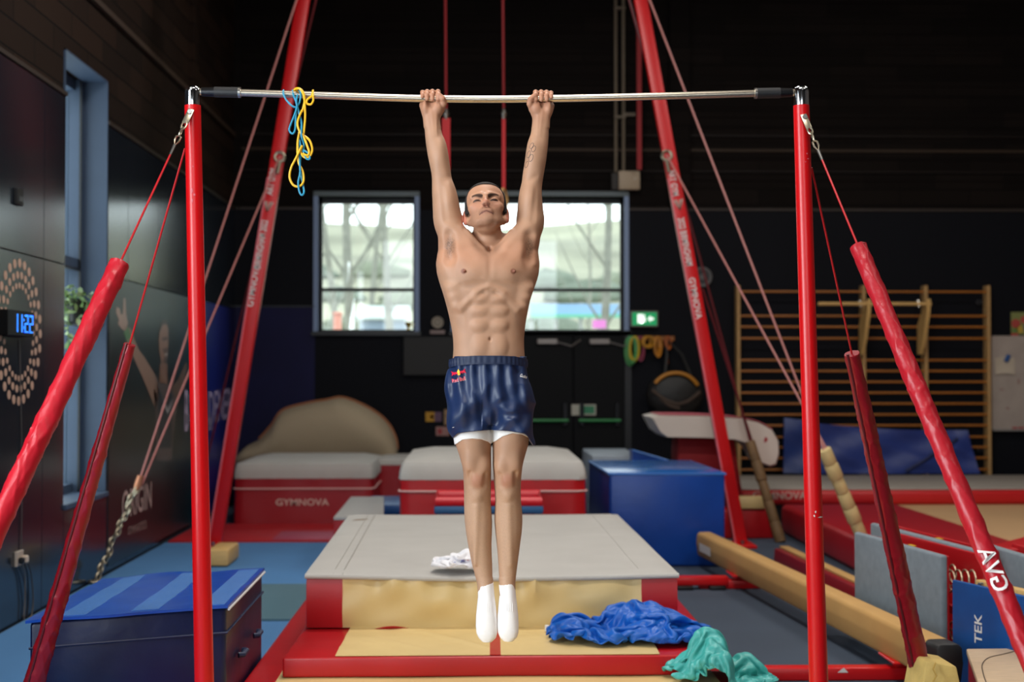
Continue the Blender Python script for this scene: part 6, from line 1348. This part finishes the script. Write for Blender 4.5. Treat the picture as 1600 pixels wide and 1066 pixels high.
def skinmat():
    m = bpy.data.materials.new('skin'); m.use_nodes = True; nt = m.node_tree; b = nt.nodes['Principled BSDF']
    a = nt.nodes.new('ShaderNodeAttribute'); a.attribute_name = 'skin_tone'; nt.links.new(a.outputs['Color'], b.inputs['Base Color'])
    nt.links.new(a.outputs['Alpha'], b.inputs['Roughness']); b.inputs['Specular IOR Level'].default_value = .36; b.inputs['Subsurface Weight'].default_value = .08; b.inputs['Subsurface Radius'].default_value = (.012, .005, .003); b.inputs['Subsurface Scale'].default_value = .6
    n = nt.nodes.new('ShaderNodeTexNoise'); n.inputs['Scale'].default_value = 160; tc = nt.nodes.new('ShaderNodeTexCoord'); nt.links.new(tc.outputs['Object'], n.inputs['Vector'])
    bp = nt.nodes.new('ShaderNodeBump'); bp.inputs['Strength'].default_value = .12; bp.inputs['Distance'].default_value = .002; nt.links.new(n.outputs['Fac'], bp.inputs['Height']); nt.links.new(bp.outputs[0], b.inputs['Normal']); return m
gym = thing('person', 'shirtless male gymnast in navy shorts and white socks hanging straight from the high bar', 'person', (PX(765), YP, PZ(998)))
org = ORG[gym.name]
def part(name, me, m, parent=gym):
    me.transform(Matrix.Translation(-org)); me.materials.append(m); o = bpy.data.objects.new(name, me); COL.objects.link(o); o.parent = parent; ORG[o.name] = org; return o
body = part('body', me, skinmat())
# ---- cropped hair: a thin shell hugging the skull
r_, g_ = B.win(tuple(HO-np.array((.1, .115, .09))), tuple(HO+np.array((.1, .13, .17))), 0.)
HF = Field((0, 0, 0), (.01, .01, .01), HB); HF.lo = np.array([B.ax[i][r_[i].start] for i in range(3)], np.float32); HF.ax = [B.ax[i][r_[i]] for i in range(3)]
def haircut(x, y, z):
    p = [x-HO[0], y-HO[1], z-HO[2]]; l = [(RHn[0][i]*p[0]+RHn[1][i]*p[1]+RHn[2][i]*p[2])/HS for i in range(3)]
    ax_ = np.abs(l[0])
    face = .09-.10*np.clip(ax_-.03, 0, 1)+0*l[1]                      # forehead hairline
    lim = np.where(l[1] < -.045+.55*np.clip(.07-l[2], 0, .06)*.6, face, np.where(l[1] < .03, .004, -.012))
    return np.maximum((lim-l[2])*HS, (ax_-.0795)*HS)
hd = np.maximum(B.d[r_]-.0035, haircut(*g_)).astype(np.float32); HF.d = np.pad(hd, 1, constant_values=1.); HF.lo = HF.lo-HB; HF.n = list(HF.d.shape)
hme, _ = HF.mesh('hair'); part('hair', hme, mat('short_dark_hair', '1d1511', .8, bump=.8, bscale=500, bdist=.003))
# ---- shorts
NAVYS = mat('navy_shorts_fabric', '11254a', .45, bump=.15, bscale=30, bdist=.003)
S = Field((PX(688), YP-.16, PZ(702)), (PX(842), YP+.18, PZ(552)), .003)
def folds(x, y, z):
    u = (x-PX(766))/.17; v = (PZ(565)-z)/.32
    f = .006*np.sin(u*21+1.2*np.sin(v*5+1))*np.clip(1-v*1.2, 0.15, 1)                       # gathers falling from the waistband
    f = f+.0075*np.sin(9*(np.abs(u)*.9-v*1.25)+.8+1.4*np.sin(u*2+.5))*np.clip(v*2.0, 0, 1)       # drag lines fanning from the crotch
    f = f+.004*np.sin(14*(u*.8+v*1.1)+2)*np.clip(v*1.5-.2, 0, 1)*(u > -.2)
    return f-.002
def hem(x, y, z):
    u = np.abs((x-PX(767))/(PX(828)-PX(767))); py = 671+7*u*u+16*np.clip((u-.82)/.25, 0, 1)**1.5+4*np.clip((y-YP)/.1, 0, 1)
    return (PZ(671)-(py-671)/397.)-z
S.loft([(557, 706, 820, -.096, .098), (566, 704.5, 821.5, -.1, .104), (580, 702, 824, -.108, .116), (600, 698.5, 829, -.114, .13), (629, 697, 832, -.114, .138), (650, 702, 829, -.1, .13), (662, 712, 822, -.08, .11)], .01, 2.3, extra=folds)
S.loft([(578, 712, 756, -.06, .08), (600, 702, 763, -.098, .116), (629, 697.5, 767, -.114, .132), (650, 698.5, 767.5, -.116, .128), (670, 702.5, 767.5, -.114, .12), (700, 709, 767.5, -.11, .115)], .014, 2.3, extra=folds)
S.loft([(578, 776, 816, -.06, .08), (600, 769, 826, -.098, .116), (629, 767, 832.5, -.114, .132), (650, 766.5, 833.8, -.116, .128), (670, 766.5, 834, -.114, .12), (700, 768, 831, -.11, .115)], .014, 2.3, extra=folds)
S.cone(P3(766.5, 606, -.124), P3(766.5, 650, -.122), .003, .01, .018, 's'); S.cone(P3(766.5, 650, -.122), P3(766.8, 690, -.112), .01, .013, .018, 's')
S.cone(P3(764, 640, -.128), P3(742, 612, -.128), .008, .003, .02, 's'); S.cone(P3(769, 636, -.128), P3(796, 622, -.128), .008, .003, .02, 's'); S.cone(P3(769, 650, -.126), P3(812, 646, -.126), .006, .003, .02, 's'); S.cone(P3(764, 655, -.126), P3(738, 648, -.128), .007, .003, .02, 's')
S.d = np.maximum(S.d, hem(*np.meshgrid(*S.ax, indexing='ij', sparse=True)).astype(np.float32))
sme, _ = S.mesh('shorts'); shorts = part('shorts', sme, NAVYS)
sh = org
wbm = MB()
def wring(u, v):
    a = 2*math.pi*u; py = 558+13*v; g = 1+.012*math.sin(a*46)*math.sin(math.pi*min(1, max(0, v)))
    w = (PX(824.6)-PX(701.4))/2*g; d = .121*g; n = 2/2.3
    c, s_ = math.cos(a), math.sin(a)
    return (PX(763)+w*math.copysign(abs(c)**n, c), YP+.003+d*math.copysign(abs(s_)**n, s_), PZ(py)-0.014*abs(c)**3+.004)
wbm.grid(lambda u, v: wring(u, v), 220, 6, cu=True)
obj('waistband', wbm, mat('navy_waistband', '0d1d3c', .6), shorts)
# white under-shorts
LN = Field((PX(700), YP-.14, PZ(702)), (PX(836), YP+.14, PZ(632)), .003)
LN.loft([r for r in LL if r[0] <= 710], .004, 2.1, infl=.0045); LN.loft([r for r in LR if r[0] <= 710], .004, 2.1, infl=.0045)
def lnhem(x, y, z):
    pxs = [704, 711, 723, 738, 753, 763, 767, 768.5, 775, 785, 800, 815, 826, 834]; pys = [697, 695, 686, 684, 685.5, 690, 694, 692, 688, 681, 676, 678, 684, 690]
    py = np.interp(x.ravel(), [PX(p) for p in pxs], pys).reshape(x.shape); return (PZ(671)-(py-671)/397.)-z
LN.d = np.maximum(LN.d, lnhem(*np.meshgrid(*LN.ax, indexing='ij', sparse=True)).astype(np.float32))
lme, _ = LN.mesh('under_shorts'); part('under_shorts', lme, mat('white_jersey', 'e6e2de', .8))
# socks
SOCK = mat('white_sock', 'ece8e6', .85, bump=.25, bscale=260)
for s in (-1, 1):
    K = Field((PX(738 if s < 0 else 772), YP-.13, PZ(1002)), (PX(781 if s < 0 else 814), YP+.09, PZ(906)), .0025)
    K.loft(footrows(s), .01, 2.2, infl=.0005)
    c = 760 if s < 0 else 793
    K.ell(P3(c, 935, .03), (.026, .024, .024), .02)
    def top(x, y, z): return z-(PZ(912 if s < 0 else 911)+.006*np.sin((x-PX(c))*40))
    K.d = np.maximum(K.d, top(*np.meshgrid(*K.ax, indexing='ij', sparse=True)).astype(np.float32))
    kme, _ = K.mesh('sock'); so = part('sock', kme, SOCK)
    rb = MB()
    for i in range(6):
        x = PX(c-7+i*2.8); pts = [(x, (K.front(x, PZ(py)) or YP-.06)-.0004, PZ(py)) for py in (939, 943, 947, 951)]
        rb.tube(pts, .0011, 5)
    obj('rib', rb, SOCK, so)
    tm = MB(); pts = []
    for i in range(13):
        x = PX(c-13+i*26/12); y = K.front(x, PZ(981)+.002*math.sin(i)); 
        if y: pts.append((x, y-.0002, PZ(981)+.003*math.cos((i-6)/4)))
    tm.tube(pts, .0008, 5); obj('toe_seam', tm, SOCK, so)
# ---- eyebrow tufts, eyes, nails, tattoo: small pieces laid on the surface
def onskin(pts, r, n=6, off=.0): 
    q = [(x, B.front(x, z), z) for x, z in pts]; q = [(x, y-off, z) for x, y, z in q if y is not None]; return MB().tube(q, r, n)
INK = mat('tattoo_ink', '3c3a3c', .6)
tt = MB()
for px, py, rx, rz in ((830.2, 230, 2.8, 4.6), (833, 235, 3.2, 4.8), (825.6, 243, 2.6, 5.4), (829, 249, 3.2, 5.4), (822.6, 258.5, 2.2, 5.0)):
    ring = [(PX(px, py)+(rx*math.cos(a)*.98+rz*.25*math.sin(a))/397, PZ(py)+rz*math.sin(a)/397) for a in [2*math.pi*i/20 for i in range(21)]]
    q = [(x, B.front(x, z), z) for x, z in ring]; q = [p for p in q if p[1]]
    tt.tube(q, .0009, 5)
tag(obj('tattoo', tt, INK, body), 'five interlocking ring outlines tattooed on the forearm')
NAIL = mat('finger_nail', 'dcae96', .3)
def hat(x, y, z): return Vector(H(x, y, z))
# ---- prints on the shorts
def onshorts(vs, fs, px, py, sc, rot=0., off=.0025):
    o = []; c, s_ = math.cos(rot), math.sin(rot)
    for a, b in vs:
        X = PX(px)+(a*c-b*s_)*sc; Z = PZ(py)+(a*s_+b*c)*sc; y = S.front(X, Z); o.append((X, (y if y else YP-.1)-off, Z))
    return MB().add(o, fs)
RB = mat('emblem_red', 'd8143a', .6); YL = mat('emblem_yellow', 'f4c020', .6)
e = 1/397
sun = [(0, 0)]+[(3.2*math.cos(a), 3.4*math.sin(a)) for a in [2*math.pi*i/14 for i in range(14)]]
sun_f = [(0, 1+i, 1+(i+1) % 14) for i in range(14)]
obj('sun_emblem', onshorts(sun+[(-2.2, 2.4), (2.2, 2.4), (.6, 6.4)], sun_f+[(15, 16, 17)], 717.2, 583, e, .2, .0022), YL, shorts)
bull = [(1.2, -.6), (2.4, 1.6), (4.2, 2.6), (6.8, 2.2), (9.2, 3.6), (11.4, 5.2), (10.4, 2.4), (10.8, -.4), (11.6, -2.6), (9.8, -1.2), (7.4, -.6), (6.0, -2.8), (5.4, -.8), (3.4, -1.0), (2.0, -2.4)]
def fan(p): return [(0, i, i+1) for i in range(1, len(p)-1)]
bl = MB()
for s in (-1, 1):
    p = [(4.9, .8)]+[(x, y) for x, y in bull]; p = [(s*x, y) for x, y in p]; f = [(0, i, i+1) for i in range(1, len(p)-1)]+[(0, len(p)-1, 1)]
    m_ = onshorts(p, f, 717, 583, e, .2, .003); bl.add(m_.v, m_.f)
obj('bull_emblem', bl, RB, shorts, fix=False)
vs, fs = text2d('Red Bull', 8.2, .78); m_ = onshorts(vs, fs, 717, 593.2, e, .2, .0024); obj('wordmark_outline', MB().tube([m_.v[0], m_.v[0]], 0, 3) if False else m_, RB, shorts, fix=False)
vs, fs = text2d('Red Bull', 8.2, .78); m_ = onshorts([(x*1.0+.35, y-.4) for x, y in vs], fs, 717, 593.2, e, .2, .0018); obj('wordmark_edge', m_, WHITE, shorts, fix=False)
vs, fs = text2d('Gudna', 7.0, .62, .25); m_ = onshorts(vs, fs, 817, 588, e, -.28, .0022); obj('wordmark', m_, WHITE, shorts, fix=False)
m_ = onshorts([(-1.4, -.3), (1.4, .6), (1.2, 1.2), (-1.4, .5)], [(0, 1, 2, 3)], 709, 667, e, 0, .002); obj('small_mark', m_, WHITE, shorts, fix=False)
